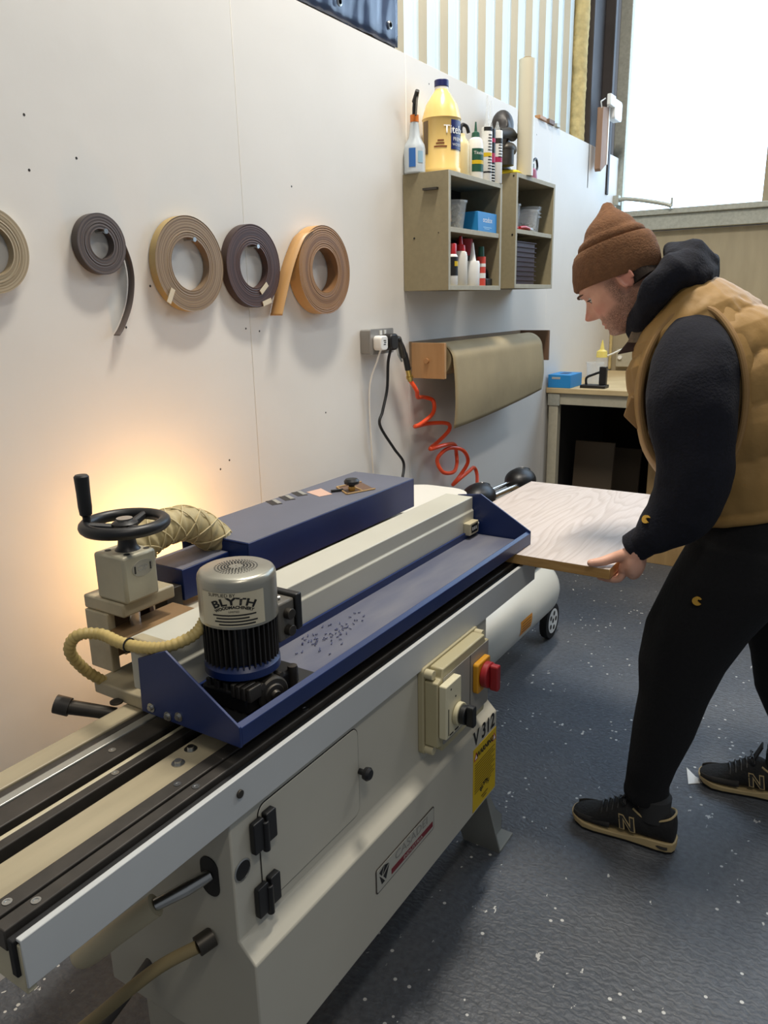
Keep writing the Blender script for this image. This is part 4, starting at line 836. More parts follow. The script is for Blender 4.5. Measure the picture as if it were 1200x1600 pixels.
# ------------------------------------------------------------------ board being fed and the compressor
def oak_mat():
    m = bpy.data.materials.new('pale_oak_veneer'); m.use_nodes = True; nt = m.node_tree; b = nt.nodes['Principled BSDF']; L = nt.links.new; N = nt.nodes.new
    tc = N('ShaderNodeTexCoord'); mp = N('ShaderNodeMapping'); mp.inputs['Scale'].default_value = (.42, 2.4, 1); mp.inputs['Location'].default_value = (.35, .1, 0); L(tc.outputs['Object'], mp.inputs[0])
    n0 = N('ShaderNodeTexNoise'); n0.inputs['Scale'].default_value = 2.6; n0.inputs['Detail'].default_value = 2; L(mp.outputs[0], n0.inputs[0])
    ml = N('ShaderNodeMath'); ml.operation = 'MULTIPLY'; ml.inputs[1].default_value = 17; L(n0.outputs[0], ml.inputs[0])
    fr = N('ShaderNodeMath'); fr.operation = 'FRACT'; L(ml.outputs[0], fr.inputs[0])
    r = N('ShaderNodeValToRGB'); e = r.color_ramp.elements; e[0].position = 0; e[0].color = (*lin((194, 180, 170)), 1); e[1].position = .35; e[1].color = (*lin((206, 193, 184)), 1)
    e2 = e.new(.85); e2.color = (*lin((210, 198, 190)), 1); e3 = e.new(1); e3.color = (*lin((196, 182, 172)), 1); L(fr.outputs[0], r.inputs[0])
    mp2 = N('ShaderNodeMapping'); mp2.inputs['Scale'].default_value = (3, 60, 1); L(tc.outputs['Object'], mp2.inputs[0])
    n2 = N('ShaderNodeTexNoise'); n2.inputs['Scale'].default_value = 3; n2.inputs['Detail'].default_value = 5; L(mp2.outputs[0], n2.inputs[0])
    mx = N('ShaderNodeMixRGB'); mx.blend_type = 'OVERLAY'; mx.inputs[0].default_value = .22; L(r.outputs[0], mx.inputs[1]); L(n2.outputs[0], mx.inputs[2]); L(mx.outputs[0], b.inputs['Base Color']); b.inputs['Roughness'].default_value = .42
    return m
q = MB().box(1.888, 2.735, -1.09, -.535, .863, .891); q.I = [0, 1, 2, 2, 2, 2]
m_edge = M('gold_oak_edge', (190, 150, 92), .5, nsc=4, rgb2=(166, 124, 68), stretch=(1, 3, 30))
oak = oak_mat(); tag(q.build('oak_board', [m_edge, oak, m_edge], bevel=.001, seg=1), 'pale oak veneered board fed into the machine by the worker', 'board')
cp = thing('air_compressor', (3.0, -.37, 0), 'white air compressor tank on wheels half hidden beyond the machine', 'compressor')
m_tank = M('cream_tank', (222, 218, 204), .35)
MB().lathe([(.001, 2.30), (.08, 2.305), (.125, 2.33), (.142, 2.37), (.142, 3.16), (.13, 3.205), (.09, 3.245), (.001, 3.26)], (0, -.375, .285), (1, 0, 0), 40).build('tank', m_tank, cp)
q = MB(); va = []
for i in range(9):
    a = math.radians(-52 + 34 * i / 8); va += [(2.72, -.375 - .1426 * math.cos(a), .285 - .1426 * math.sin(a) * -1), (2.86, -.375 - .1426 * math.cos(a), .285 + .1426 * math.sin(a))]
q.add([(x, y, z) for x, y, z in va], [(2 * i, 2 * i + 2, 2 * i + 3, 2 * i + 1) for i in range(8)])
for i in range(9):
    a = math.radians(-18 + 26 * i / 8); q.V[2 * i] = Vector((2.72, -.375 - .1428 * math.cos(a), .285 + .1428 * math.sin(a))); q.V[2 * i + 1] = Vector((2.84, -.375 - .1428 * math.cos(a), .285 + .1428 * math.sin(a)))
q.build('orange_label', M('orange_label', (232, 150, 40), .5), cp)
for i in range(4):
    a = math.radians(-12 + 5 * i); MB().box(2.735, 2.825, -.375 - .1434 * math.cos(a) - .0003, -.375 - .1434 * math.cos(a), .284 + .1434 * math.sin(a), .286 + .1434 * math.sin(a)).build('label_line', m_ink, cp)
for x in (3.28,):
    wh = MB().lathe([(.055, 0), (.085, .002), (.088, .012), (.088, .026), (.085, .036), (.055, .038)], (x, -.415, .088), (0, -1, 0), 32).build('wheel', m_rubber, cp)
    MB().lathe([(.001, .036), (.012, .038), (.060, .0385), (.060, .034), (.001, .030)], (x, -.415, .088), (0, -1, 0), 28).build('wheel_rim', m_white, wh)
    for k in range(5):
        a = 2 * PI * k / 5; MB().cyl((x + .037 * math.cos(a), -.4528, .088 + .037 * math.sin(a)), (x + .037 * math.cos(a), -.4540, .088 + .037 * math.sin(a)), .012, n=12).build('rim_hole', m_dsteel, wh)
    MB().cyl((x, -.415, .088), (x, -.28, .088), .009, n=12).build('axle', m_galv, cp); MB().box(x - .01, x + .01, -.40, -.385, .088, .22).build('wheel_bracket', m_tank, cp, bevel=.002)
MB().cyl((2.5, -.415, 0), (2.5, -.415, .2), .02, n=14).build('rubber_foot', m_rubber, cp)
MB().box(2.62, 3.35, -.45, -.28, .425, .44).build('pump_plate', m_black, cp, bevel=.002)
hd = MB().box(2.76, 2.94, -.34, -.22, .44, .72); hd.build('pump_body', m_black, cp, bevel=.01)
for hx, hy in ((2.84, -.265), (3.20, -.30)):
    h = remesh(MB().ell((hx, hy, .775), (.085, .07, .055), 20, 12).cyl((hx, hy, .66), (hx, hy, .765), .052).build('pump_head', m_black, cp), .006, 3)
    MB().lathe([(.001, 0), (.036, 0), (.040, .004), (.040, .022), (.036, .028), (.001, .028)], (hx + .045, hy + .01, .785), (.45, .25, .85), 24).build('head_cap', m_black, h)
    MB().lathe([(.034, .0282), (.038, .0282), (.038, .030), (.034, .030), (.034, .0282)], (hx + .045, hy + .01, .785), (.45, .25, .85), 24, caps=False).build('cap_ring', m_steel, h)
    MB().cyl((hx - .02, hy - .058, .75), (hx - .021, hy - .066, .75), .006, n=10).build('head_screw', m_steel, h)
MB().cyl((2.9, -.30, .765), (3.18, -.32, .765), .013, n=16).build('chrome_pipe', m_chrome, cp)
MB().cyl((2.9, -.26, .775), (3.18, -.28, .775), .009, n=16).build('chrome_pipe', m_chrome, cp)
MB().box(2.98, 3.10, -.34, -.26, .44, .73).build('motor_housing', M('grey_housing', (150, 150, 144), .5), cp, bevel=.01)
MB().box(3.14, 3.28, -.36, -.24, .44, .70).build('pump_body', m_black, cp, bevel=.01)

#@@P0
# ------------------------------------------------------------------ the worker
# he faces the wall (+y); x is his left-right axis (his left is nearer -x), all in metres
def skin_mat():
    m = bpy.data.materials.new('skin'); m.use_nodes = True; nt = m.node_tree; b = nt.nodes['Principled BSDF']; L = nt.links.new; N = nt.nodes.new
    at = N('ShaderNodeAttribute'); at.attribute_name = 'stubble'; at.attribute_type = 'GEOMETRY'
    ta = N('ShaderNodeAttribute'); ta.attribute_name = 'flush'; ta.attribute_type = 'GEOMETRY'
    tc = N('ShaderNodeTexCoord'); n = N('ShaderNodeTexNoise'); n.inputs['Scale'].default_value = 420; n.inputs['Detail'].default_value = 3; L(tc.outputs['Object'], n.inputs[0])
    n2 = N('ShaderNodeTexNoise'); n2.inputs['Scale'].default_value = 30; n2.inputs['Detail'].default_value = 4; L(tc.outputs['Object'], n2.inputs[0])
    r = N('ShaderNodeValToRGB'); r.color_ramp.elements[0].position = .3; r.color_ramp.elements[1].position = .7
    r.color_ramp.elements[0].color = (*lin((216, 160, 134)), 1); r.color_ramp.elements[1].color = (*lin((230, 178, 152)), 1); L(n2.outputs[0], r.inputs[0])
    mf = N('ShaderNodeMixRGB'); L(ta.outputs['Fac'], mf.inputs[0]); L(r.outputs[0], mf.inputs[1]); mf.inputs[2].default_value = (*lin((196, 104, 90)), 1)
    md = N('ShaderNodeMath'); md.operation = 'MULTIPLY'; L(at.outputs['Fac'], md.inputs[0])
    r2 = N('ShaderNodeValToRGB'); r2.color_ramp.elements[0].position = .36; r2.color_ramp.elements[1].position = .62; r2.color_ramp.elements[0].color = (.35, .35, .35, 1); L(n.outputs[0], r2.inputs[0]); L(r2.outputs[0], md.inputs[1])
    mx = N('ShaderNodeMixRGB'); L(md.outputs[0], mx.inputs[0]); L(mf.outputs[0], mx.inputs[1]); mx.inputs[2].default_value = (*lin((96, 68, 52)), 1)
    L(mx.outputs[0], b.inputs['Base Color']); b.inputs['Roughness'].default_value = .5; b.inputs['Subsurface Weight'].default_value = .06; b.inputs['Subsurface Radius'].default_value = (.01, .004, .002)
    bp = N('ShaderNodeBump'); bp.inputs['Strength'].default_value = .12; bp.inputs['Distance'].default_value = .002; L(n.outputs[0], bp.inputs['Height']); L(bp.outputs[0], b.inputs['Normal'])
    return m
m_skin = skin_mat()
HC = Vector((2.165, -1.03, 1.60)); TH = math.radians(38); YAW = math.radians(6)
HF = Vector((-math.sin(YAW) * math.cos(TH), math.cos(YAW) * math.cos(TH), -math.sin(TH)))
HL = Vector((-math.cos(YAW), -math.sin(YAW), 0)); HU = HF.cross(HL).normalized()
def hp(f, l, u): return HC + HF * f + HL * l + HU * u
def g_(x, s): return math.exp(-(x / s) ** 2)
HT = [(-.092, .088, .045, .022), (-.080, .112, .01, .040), (-.066, .1195, -.012, .049), (-.050, .119, -.028, .055), (-.034, .1185, -.038, .0605), (-.012, .118, -.05, .066), (.012, .1185, -.062, .070), (.038, .1185, -.074, .0735), (.062, .1265, -.08, .076), (.09, .112, -.078, .074), (.115, .085, -.07, .066), (.135, .06, -.05, .045), (.14, .03, -.02, .02)]
def head(mb):
    n = 96; rings = []; U0, U1 = -.092, .14; m = 110
    for i in range(m + 1):
        u = U0 + (U1 - U0) * i / m; f, bk, w = lerp_table(HT, u); c = (f + bk) / 2 + .01; ring = []
        for j in range(n):
            a = 2 * PI * j / n; ca, sa = math.cos(a), math.sin(a)
            F = c + (f - c) * math.copysign(abs(ca) ** .86, ca) if ca > 0 else c + (c - bk) * -abs(ca) ** .95
            Lt = w * math.copysign(abs(sa) ** .92, sa)
            if ca > 0:
                # nose: ridge, tip and wings
                rid = .0 + .037 * max(0, min(1, (.050 - u) / .046)) ** 1.15 if u > .004 else .037 * max(0, 1 - ((.004 - u) / .021) ** 2) if u > -.017 else 0
                ws = .0105 + .0055 * max(0, min(1, (.04 - u) / .04)); F += rid * g_(Lt, ws)
                F += .011 * g_(abs(Lt) - .0145, .0065) * g_(u + .004, .0095)
                # brow, eye hollows, cheek bones
                F += .005 * g_(abs(Lt) - .024, .02) * g_(u - .058, .010)
                F -= .0125 * g_(abs(Lt) - .032, .014) * g_(u - .036, .012)
                F += .006 * g_(abs(Lt) - .0315, .0115) * g_(u - .036, .0095)
                F += .005 * g_(abs(Lt) - .045, .016) * g_(u - .006, .016)
                # mouth and chin
                F += .0065 * g_(Lt, .020) * g_(u + .0355, .0052) + .0065 * g_(Lt, .018) * g_(u + .0475, .0055)
                F -= .0055 * g_(Lt, .026) * g_(u + .0415, .0028); F -= .004 * g_(Lt, .02) * g_(u + .0575, .005)
                F += .005 * g_(Lt, .018) * g_(u + .072, .010); F -= .0025 * g_(Lt, .006) * g_(u + .026, .006)
            ring.append(hp(F, Lt, u))
        rings.append(ring)
    mb.loft(rings)
    for s in (-1, 1):   # ears
        R = Matrix((HF, HL, HU)).transposed()
        lw = .0745 * s
        mb.ell(hp(-.004, lw, .020), (.017, .007, .030), 16, 10, R)
        mb.tube([hp(-.004 + .017 * math.cos(a), lw + s * .005, .022 + .029 * math.sin(a)) for a in [math.radians(d) for d in range(-60, 215, 15)]], .0045, 8)
def cap_tube(mb, pts, rs, n=12):
    mb.tube(pts, rs, n); mb.ell(pts[0], (rs[0],) * 3, n, 8); mb.ell(pts[-1], (rs[-1],) * 3, n, 8)
def smooth_tube(mb, pts, rs, k=5, n=14):
    P = crom(pts, k); R = []
    for i in range(len(P)):
        t = i / k; a = min(int(t), len(rs) - 2); R.append(rs[a] + (rs[a + 1] - rs[a]) * (t - a))
    cap_tube(mb, P, R, n)
def hand(mb, sg, X, Wr):
    # sg = -1: his left hand (thumb to -x); the hand folds over a board edge along x at y = EY; X is the index finger's x
    EY, ZT, ZB = -1.093, .892, .862
    kn = []
    for i, (ln, r) in enumerate(((.072, .0094), (.08, .0096), (.074, .0092), (.060, .0082))):
        x = X - sg * i * .0195; y = EY - .014 - .004 * (i == 0) - .003 * (i == 3); z = ZT - .008 - .004 * i * .3
        k = Vector((x, y - .004, z)); kn.append(k)
        p1 = Vector((x + sg * .001, EY - .012, ZB - .006)); p2 = Vector((x + sg * .003, EY + .012, ZB - r - .002)); p3 = Vector((x + sg * .005, EY + .012 + ln * .38, ZB - r - .0005))
        smooth_tube(mb, [k, p1, p2, p3], [r * 1.12, r * 1.05, r, r * .86], 4, 12)
    # palm between wrist and knuckles
    Wr = Vector(Wr)
    for i, k in enumerate(kn):
        w = Wr + Vector((-sg * (i - 1.5) * .011, 0, 0)); mid = (w + k) / 2 + Vector((0, -.006, .004))
        smooth_tube(mb, [w, mid, k], [.021, .0215, .0150], 4, 12)
    mb.ell((Wr + sum(kn, Vector()) / 4) / 2 + Vector((-sg * .002, -.008, -.010)), (.049, .028, .053), 18, 12)
    # thumb over the top of the board
    b0 = Wr * .62 + kn[0] * .38 + Vector((sg * .012, .008, .004)); t1 = Vector((X + sg * .012, EY + .004, ZT + .022)); t2 = Vector((X + sg * .032, EY + .030, ZT + .0130)); t3 = Vector((X + sg * .046, EY + .053, ZT + .0098))
    smooth_tube(mb, [b0, t1, t2, t3], [.0185, .0142, .0125, .0098], 5, 12)
    return t3
body = MB(); head(body)
smooth_tube(body, [(2.18, -1.065, 1.565), (2.20, -1.12, 1.51), (2.22, -1.18, 1.44)], [.058, .06, .075], 4, 18)
def oval(c, t, d, w, n=28, e=1.0):
    # ring in the plane spanned by x and the in-plane (y,z) direction t
    c = Vector(c); t = Vector((0, t[0], t[1])).normalized()
    return [c + t * d * math.cos(2 * PI * j / n) + Vector((1, 0, 0)) * w * math.copysign(abs(math.sin(2 * PI * j / n)) ** e, math.sin(2 * PI * j / n)) for j in range(n)]
body.loft([oval((2.25, -1.41, .86), (1, 0), .10, .15), oval((2.25, -1.40, 1.0), (1, -.2), .10, .15), oval((2.245, -1.33, 1.17), (1, -.35), .11, .16), oval((2.24, -1.25, 1.33), (1, -.45), .115, .17), oval((2.23, -1.2, 1.44), (1, -.6), .10, .15), oval((2.22, -1.17, 1.49), (1, -.7), .06, .08)])
WL, WR = (1.945, -1.142, .948), (2.655, -1.14, .955)
smooth_tube(body, [(2.09, -1.22, 1.44), (1.995, -1.24, 1.27), (1.975, -1.255, 1.09), (1.955, -1.19, 1.005), WL], [.065, .05, .042, .038, .027], 6)
smooth_tube(body, [(2.38, -1.22, 1.44), (2.52, -1.28, 1.30), (2.64, -1.31, 1.14), (2.66, -1.23, 1.03), WR], [.065, .05, .042, .036, .027], 6)
tipL = hand(body, -1, 1.930, WL); tipR = hand(body, 1, 2.630, WR)
smooth_tube(body, [(2.16, -1.39, .90), (2.12, -1.27, .62), (2.08, -1.21, .36), (2.06, -1.20, .11), (2.055, -1.19, .08)], [.09, .065, .048, .034, .030], 6)
smooth_tube(body, [(2.34, -1.42, .90), (2.40, -1.46, .60), (2.46, -1.52, .34), (2.485, -1.545, .12), (2.485, -1.53, .08)], [.09, .065, .048, .034, .030], 6)
pe = body.build('person', m_skin, org=(2.25, -1.36, 0))
remesh(pe, .0026, 5, .45)
tag(pe, 'person in brown beanie and tan padded vest leaning forward holding the oak board', 'person')
me = pe.data; sa = me.attributes.new('stubble', 'FLOAT', 'POINT'); fa = me.attributes.new('flush', 'FLOAT', 'POINT')
sv, fv = [], []
def sst(a, b, x):
    t = max(0, min(1, (x - a) / (b - a))); return t * t * (3 - 2 * t)
for v in me.vertices:
    d = v.co + ORG[pe] - HC; F, Lt, U = d.dot(HF), d.dot(HL), d.dot(HU); s = fl = 0
    if -.13 < U < .12 and F > -.09 and d.length < .24:
        jaw = sst(-.012, -.034, U - .30 * (F - .075) * (-1 if F < .1 else .4) * .6) * sst(-.03, .01, F)
        side = sst(.062, .040, F) * sst(.012, .03, F) * sst(.05, .03, U)
        s = max(jaw * .8, side * .85) * (1 - g_(U + .0425, .0085) * g_(Lt, .026))
        if F < .012 and U > -.01: s = max(s, .0)
        fl = .55 * g_(Lt, .016) * sst(.12, .14, F) * g_(U - .002, .02) + .45 * g_(abs(Lt) - .045, .02) * g_(U + .004, .02) * sst(.05, .09, F) + .8 * g_(U + .0425, .0085) * g_(Lt, .024) * sst(.1, .12, F) + .45 * sst(.068, .078, abs(Lt)) * sst(.03, .0, F)
    sv.append(s); fv.append(min(1, fl))
sa.data.foreach_set('value', sv); fa.data.foreach_set('value', fv)
# eyes, lashes, brows, nails
m_eye = M('eye_white', (222, 214, 206), .2); m_iris = M('dark_iris', (44, 34, 30), .2); m_brow = M('brow_hair', (88, 64, 48), .9); m_lash = M('brown_hair', (58, 42, 34), .9)
for s in (-1, 1):
    ey = MB().ell(hp(.0985, .0315 * s, .0345), (.0118,) * 3, 16, 10).build('eye', m_eye, pe)
    ax = (HF * .9 - HU * .42).normalized(); MB().cyl(hp(.0985, .0315 * s, .0345) + ax * .0112, hp(.0985, .0315 * s, .0345) + ax * .0122, .0052, n=14).build('iris', m_iris, ey)
    MB().tube(crom([hp(.1085, (.0315 - .0125) * s, .0345), hp(.1145, .0315 * s, .0372), hp(.1045, (.0315 + .0135) * s, .0335)], 5), [.0012] * 5 + [.0016] * 6, 6).build('eyelashes', m_lash, pe)
    bl_ = [hp(.1295, .011 * s, .0565), hp(.1315, .022 * s, .0595), hp(.1255, .036 * s, .0610), hp(.1115, .048 * s, .057)]
    P = crom(bl_, 5); MB().tube(P, [(.0012 + .0020 * math.sin(PI * i / (len(P) - 1))) for i in range(len(P))], 7).build('eyebrow', m_brow, pe)
m_nail = M('nail', (226, 178, 160), .3)
for tp_, s in ((tipL, -1), (tipR, 1)): MB().ell(tp_ + Vector((s * .001, -.002, .0066)), (.0052, .0072, .0022), 12, 8).build('thumbnail', m_nail, pe)
# short hair at the nape under the hat
hr = MB().loft([oval(tuple(hp(-.034, 0, -.01)), (HF.y, HF.z), .045, .074), oval(tuple(hp(-.030, 0, .03)), (HF.y, HF.z), .058, .077), oval(tuple(hp(-.022, 0, .06)), (HF.y, HF.z), .07, .078)])
hr.build('hair', M('short_brown_hair', (50, 40, 33), .95, nsc=200, namt=.4), pe)
# beanie: turned-up cuff and slouched crown
def hring(fy, fz, by, bz, w, n=48, fold=0, e=.95):
    c = Vector((HC.x, (fy + by) / 2, (fz + bz) / 2)); d = Vector((0, fy - by, fz - bz)) / 2; out = []
    for j in range(n):
        a = 2 * PI * j / n; p = c + d * math.cos(a) + Vector((w * math.copysign(abs(math.sin(a)) ** e, math.sin(a)), 0, 0))
        if fold: p += (p - c).normalized() * fold * noise.noise((p * 22)) 
        out.append(p)
    return out
bn = MB().loft([hring(-.902, 1.589, -1.075, 1.655, .080), hring(-.878, 1.579, -1.095, 1.648, .091), hring(-.872, 1.583, -1.098, 1.655, .093), hring(-.866, 1.61, -1.090, 1.69, .0935), hring(-.864, 1.65, -1.076, 1.722, .0925), hring(-.868, 1.668, -1.066, 1.735, .0905), hring(-.874, 1.676, -1.058, 1.740, .088), hring(-.892, 1.672, -1.040, 1.728, .076)]).build('beanie', m_hat, pe, ang=60)
cr = MB().loft([hring(-.884, 1.660, -1.050, 1.722, .082), hring(-.876, 1.683, -1.052, 1.746, .085, fold=.003), hring(-.879, 1.700, -1.040, 1.757, .083, fold=.006), hring(-.895, 1.708, -1.026, 1.757, .078, fold=.004), hring(-.891, 1.730, -1.018, 1.770, .077, fold=.007), hring(-.905, 1.752, -1.000, 1.779, .064, fold=.009), hring(-.920, 1.773, -.982, 1.788, .045, fold=.008), hring(-.930, 1.794, -.966, 1.799, .024, fold=.004), hring(-.935, 1.812, -.957, 1.814, .013)])
cro = cr.build('crown', m_hat, bn, ang=80); s_ = cro.modifiers.new('sub', 'SUBSURF'); s_.levels = s_.render_levels = 1

# trousers
def wr(mb, amp, fr, amp2=0, fr2=40):
    for v in mb.V:
        n3 = noise.noise_vector(v * fr); v += n3 * amp
        if amp2: v += noise.noise_vector(v * fr2) * amp2
    return mb
def eo(x, y, z, hd, hw, n=32, tl=0): return [Vector((x + hw * math.sin(2 * PI * j / n), y + hd * math.cos(2 * PI * j / n), z + tl * hd * math.cos(2 * PI * j / n))) for j in range(n)]
tr = MB()
tr.loft([eo(2.25, -1.40, 1.05, .13, .17), eo(2.25, -1.405, .97, .165, .19), eo(2.25, -1.385, .87, .18, .195), eo(2.25, -1.375, .78, .165, .185), eo(2.25, -1.37, .72, .10, .10)])
tr.loft([eo(2.15, -1.385, .93, .155, .10), eo(2.14, -1.352, .83, .162, .112), eo(2.125, -1.275, .68, .138, .11), eo(2.115, -1.243, .57, .116, .10), eo(2.10, -1.232, .47, .095, .088), eo(2.085, -1.215, .36, .086, .078), eo(2.075, -1.195, .25, .070, .070), eo(2.07, -1.188, .185, .062, .064), eo(2.068, -1.188, .155, .066, .066), eo(2.067, -1.188, .135, .056, .058)])
tr.loft([eo(2.35, -1.42, .93, .15, .10), eo(2.37, -1.445, .80, .145, .11), eo(2.40, -1.468, .64, .118, .10), eo(2.425, -1.485, .52, .105, .09), eo(2.45, -1.505, .39, .094, .08), eo(2.475, -1.535, .28, .082, .07), eo(2.485, -1.54, .20, .072, .064), eo(2.487, -1.535, .17, .078, .066), eo(2.487, -1.535, .15, .066, .058)])
trp = remesh(wr(tr, .006, 9).build('trousers', m_trouser, pe), .008, 6)
def badge(par, c, nrm, r, name='logo_patch'):
    m_bad = M('yellow_patch', (196, 152, 56), .6); c = Vector(c); nrm = Vector(nrm).normalized(); up = (Vector((0, 0, 1)) - nrm * nrm.z).normalized(); sd = up.cross(nrm)
    pts = []
    for i in range(18):
        a = math.radians(35 + 290 * i / 17); pts.append((r * math.cos(a), r * .92 * math.sin(a)))
    for i in range(10):
        a = math.radians(-60 + 120 * (1 - i / 9) * 1.0); pts.append((r * .38 + .34 * r * math.cos(math.radians(-120 - 180 * i / 9)), r * .12 + .34 * r * math.sin(math.radians(-120 - 180 * i / 9))))
    MB().prism(pts, lambda p, q, d: c + sd * p + up * q + nrm * d, -.006, .0022).build(name, m_bad, par)
badge(trp, (2.023, -1.285, .795), (-1, .12, .1), .0125)
# hoodie: torso under the vest, both sleeves, hood
hd_ = MB()
hd_.loft([oval((2.25, -1.41, 1.0), (1, .1), .145, .165), oval((2.245, -1.34, 1.17), (1, -.3), .14, .17), oval((2.24, -1.26, 1.33), (1, -.45), .14, .175), oval((2.23, -1.21, 1.45), (1, -.6), .12, .165), oval((2.22, -1.17, 1.52), (1, -.8), .085, .10)])
smooth_tube(hd_, [(2.125, -1.215, 1.45), (2.045, -1.222, 1.405), (2.0, -1.232, 1.32), (1.99, -1.250, 1.20), (1.985, -1.253, 1.10), (1.975, -1.228, 1.035), (1.957, -1.185, .987), (1.95, -1.158, .962)], [.090, .104, .106, .094, .088, .080, .060, .044], 6, 24)
smooth_tube(hd_, [(2.36, -1.22, 1.45), (2.46, -1.25, 1.37), (2.56, -1.29, 1.25), (2.645, -1.315, 1.13), (2.67, -1.25, 1.045), (2.66, -1.17, .98)], [.09, .10, .09, .08, .068, .045], 6, 24)
wr(hd_, .010, 10, .004, 24)
hoo = remesh(hd_.build('hoodie', m_cloth_navy, pe), .007, 5)
for c, d in (((1.95, -1.155, .96), (-.05, .62, -.52)), ((2.66, -1.165, .975), (-.1, .5, -.5))):
    c = Vector(c); d = Vector(d).normalized(); MB().tube([c - d * .012, c, c + d * .02, c + d * .036, c + d * .041], [.040, .0425, .0415, .0405, .034], 24).build('cuff', m_cloth_navy, hoo)
badge(hoo, (1.909, -1.166, 1.031), (-1, .55, .35), .0115)
ho = MB()
hpth = [(2.215, -1.045, 1.465), (2.13, -1.062, 1.505), (2.085, -1.105, 1.575), (2.10, -1.150, 1.628), (2.16, -1.175, 1.642), (2.23, -1.183, 1.645), (2.30, -1.17, 1.632), (2.345, -1.115, 1.58), (2.30, -1.06, 1.50)]
P = crom(hpth, 6, True); R_ = []
for p in P: R_.append(.028 + .017 * max(0, min(1, (p.z - 1.47) / .16)))
ho.tube(P, R_, 18, closed=True)
ho.ell((2.20, -1.165, 1.648), (.095, .055, .048), 20, 12, Matrix.Rotation(-.5, 3, 'X')); ho.ell((2.20, -1.190, 1.622), (.11, .04, .045), 20, 12, Matrix.Rotation(-.7, 3, 'X')); ho.ell((2.20, -1.145, 1.668), (.08, .05, .030), 20, 12, Matrix.Rotation(-.35, 3, 'X')); ho.ell((2.205, -1.125, 1.682), (.085, .03, .026), 20, 12, Matrix.Rotation(-.6, 3, 'X'))
ho.loft([oval((2.22, -1.17, 1.50), (1, -.6), .115, .13), oval((2.215, -1.135, 1.55), (1, -.55), .10, .12), oval((2.21, -1.12, 1.585), (1, -.5), .085, .11)], caps=False)
wr(ho, .016, 16, .005, 34)
remesh(ho.build('hood', m_cloth_navy, hoo), .006, 4)
# padded vest: lofted and quilted
VT = [  # s, front y,z, back y,z, half width, centre x
    (0, -1.215, .955, -1.575, 1.06, .185, 2.25), (.13, -1.145, 1.065, -1.56, 1.19, .19, 2.25), (.26, -1.088, 1.165, -1.525, 1.32, .198, 2.245), (.40, -1.028, 1.275, -1.455, 1.435, .200, 2.24),
    (.54, -1.022, 1.37, -1.375, 1.52, .195, 2.235), (.66, -1.040, 1.43, -1.30, 1.572, .180, 2.23), (.76, -1.062, 1.475, -1.235, 1.606, .150, 2.225), (.82, -1.09, 1.508, -1.20, 1.618, .125, 2.22), (.86, -1.085, 1.525, -1.178, 1.620, .108, 2.215)]
def vring(s, off):
    fy, fz, by, bz, w, cx = lerp_table(VT, s); c = Vector((cx, (fy + by) / 2, (fz + bz) / 2)); d = Vector((0, fy - by, fz - bz)) / 2; ring = []
    n = 120
    for j in range(n):
        a = 2 * PI * j / n; sn, cs = math.sin(a), math.cos(a)
        p = c + d * math.copysign(abs(cs) ** .9, cs) + Vector((w * math.copysign(abs(sn) ** .8, sn), 0, 0))
        nr = (d.normalized() * cs + Vector((sn, 0, 0))).normalized(); ring.append(p + nr * off(s, a, p))
    return ring
def puff(s, a, p):
    seams = (0, .035, .17, .31, .45, .60, .86); h = 0
    for i in range(len(seams) - 1):
        if seams[i] <= s <= seams[i + 1]:
            t = (s - seams[i]) / (seams[i + 1] - seams[i]); h = (math.sin(PI * t) ** .5) * (.010 if i else .006); sd = min(t, 1 - t)
            h += .006 * noise.noise((p.x * 60 + 9, p.y * 42, i * 3.3 + p.z * 6)) * (1 - sd * 1.1)
    return h - .004 + .004 * noise.noise(p * 14)
va = MB(); K = 150
rings = [vring(.86 * i / K, puff) for i in range(K + 1)]
inner = [vring(.86 * i / K, lambda s, a, p: -.022) for i in (K, K - 20, K - 40, 20, 0)]
va.loft(rings + inner, caps=False)
vo = va.build('vest', m_vest, pe, ang=180)
# armhole bindings: near side seen, far side matching
for sx, xc in ((-1, 2.038), (1, 2.455)):
    ah = [(-1.100, 1.352), (-1.112, 1.43), (-1.140, 1.495), (-1.188, 1.538), (-1.252, 1.532), (-1.310, 1.468), (-1.340, 1.39), (-1.350, 1.30), (-1.338, 1.20), (-1.30, 1.13), (-1.22, 1.10), (-1.14, 1.17), (-1.108, 1.26)]
    P = crom([(xc - sx * .035 * max(0, (z - 1.44) / .1) - sx * .012 * max(0, (1.2 - z) / .1), y, z) for y, z in ah], 6, True)
    MB().tube(P, .0085, 10, closed=True).build('armhole_binding', m_vesttrim, vo)
    # padded shoulder and side panel edge running to the binding
    q = MB(); n = len(P); c = Vector((2.245, -1.225, 1.33)); out = []
    rg = [[p.copy() for p in P]]
    for t, dx in ((.10, .012), (.22, .022), (.36, .045), (.5, .08)):
        rg.append([Vector((p.x - sx * dx, p.y + (p.y - c.y) * t * .62, p.z + (p.z - c.z) * t * .52)) for p in P])
    q.loft(rg, caps=False); wr(q, .004, 16); q.build('armhole_panel', m_vest, vo, ang=180)
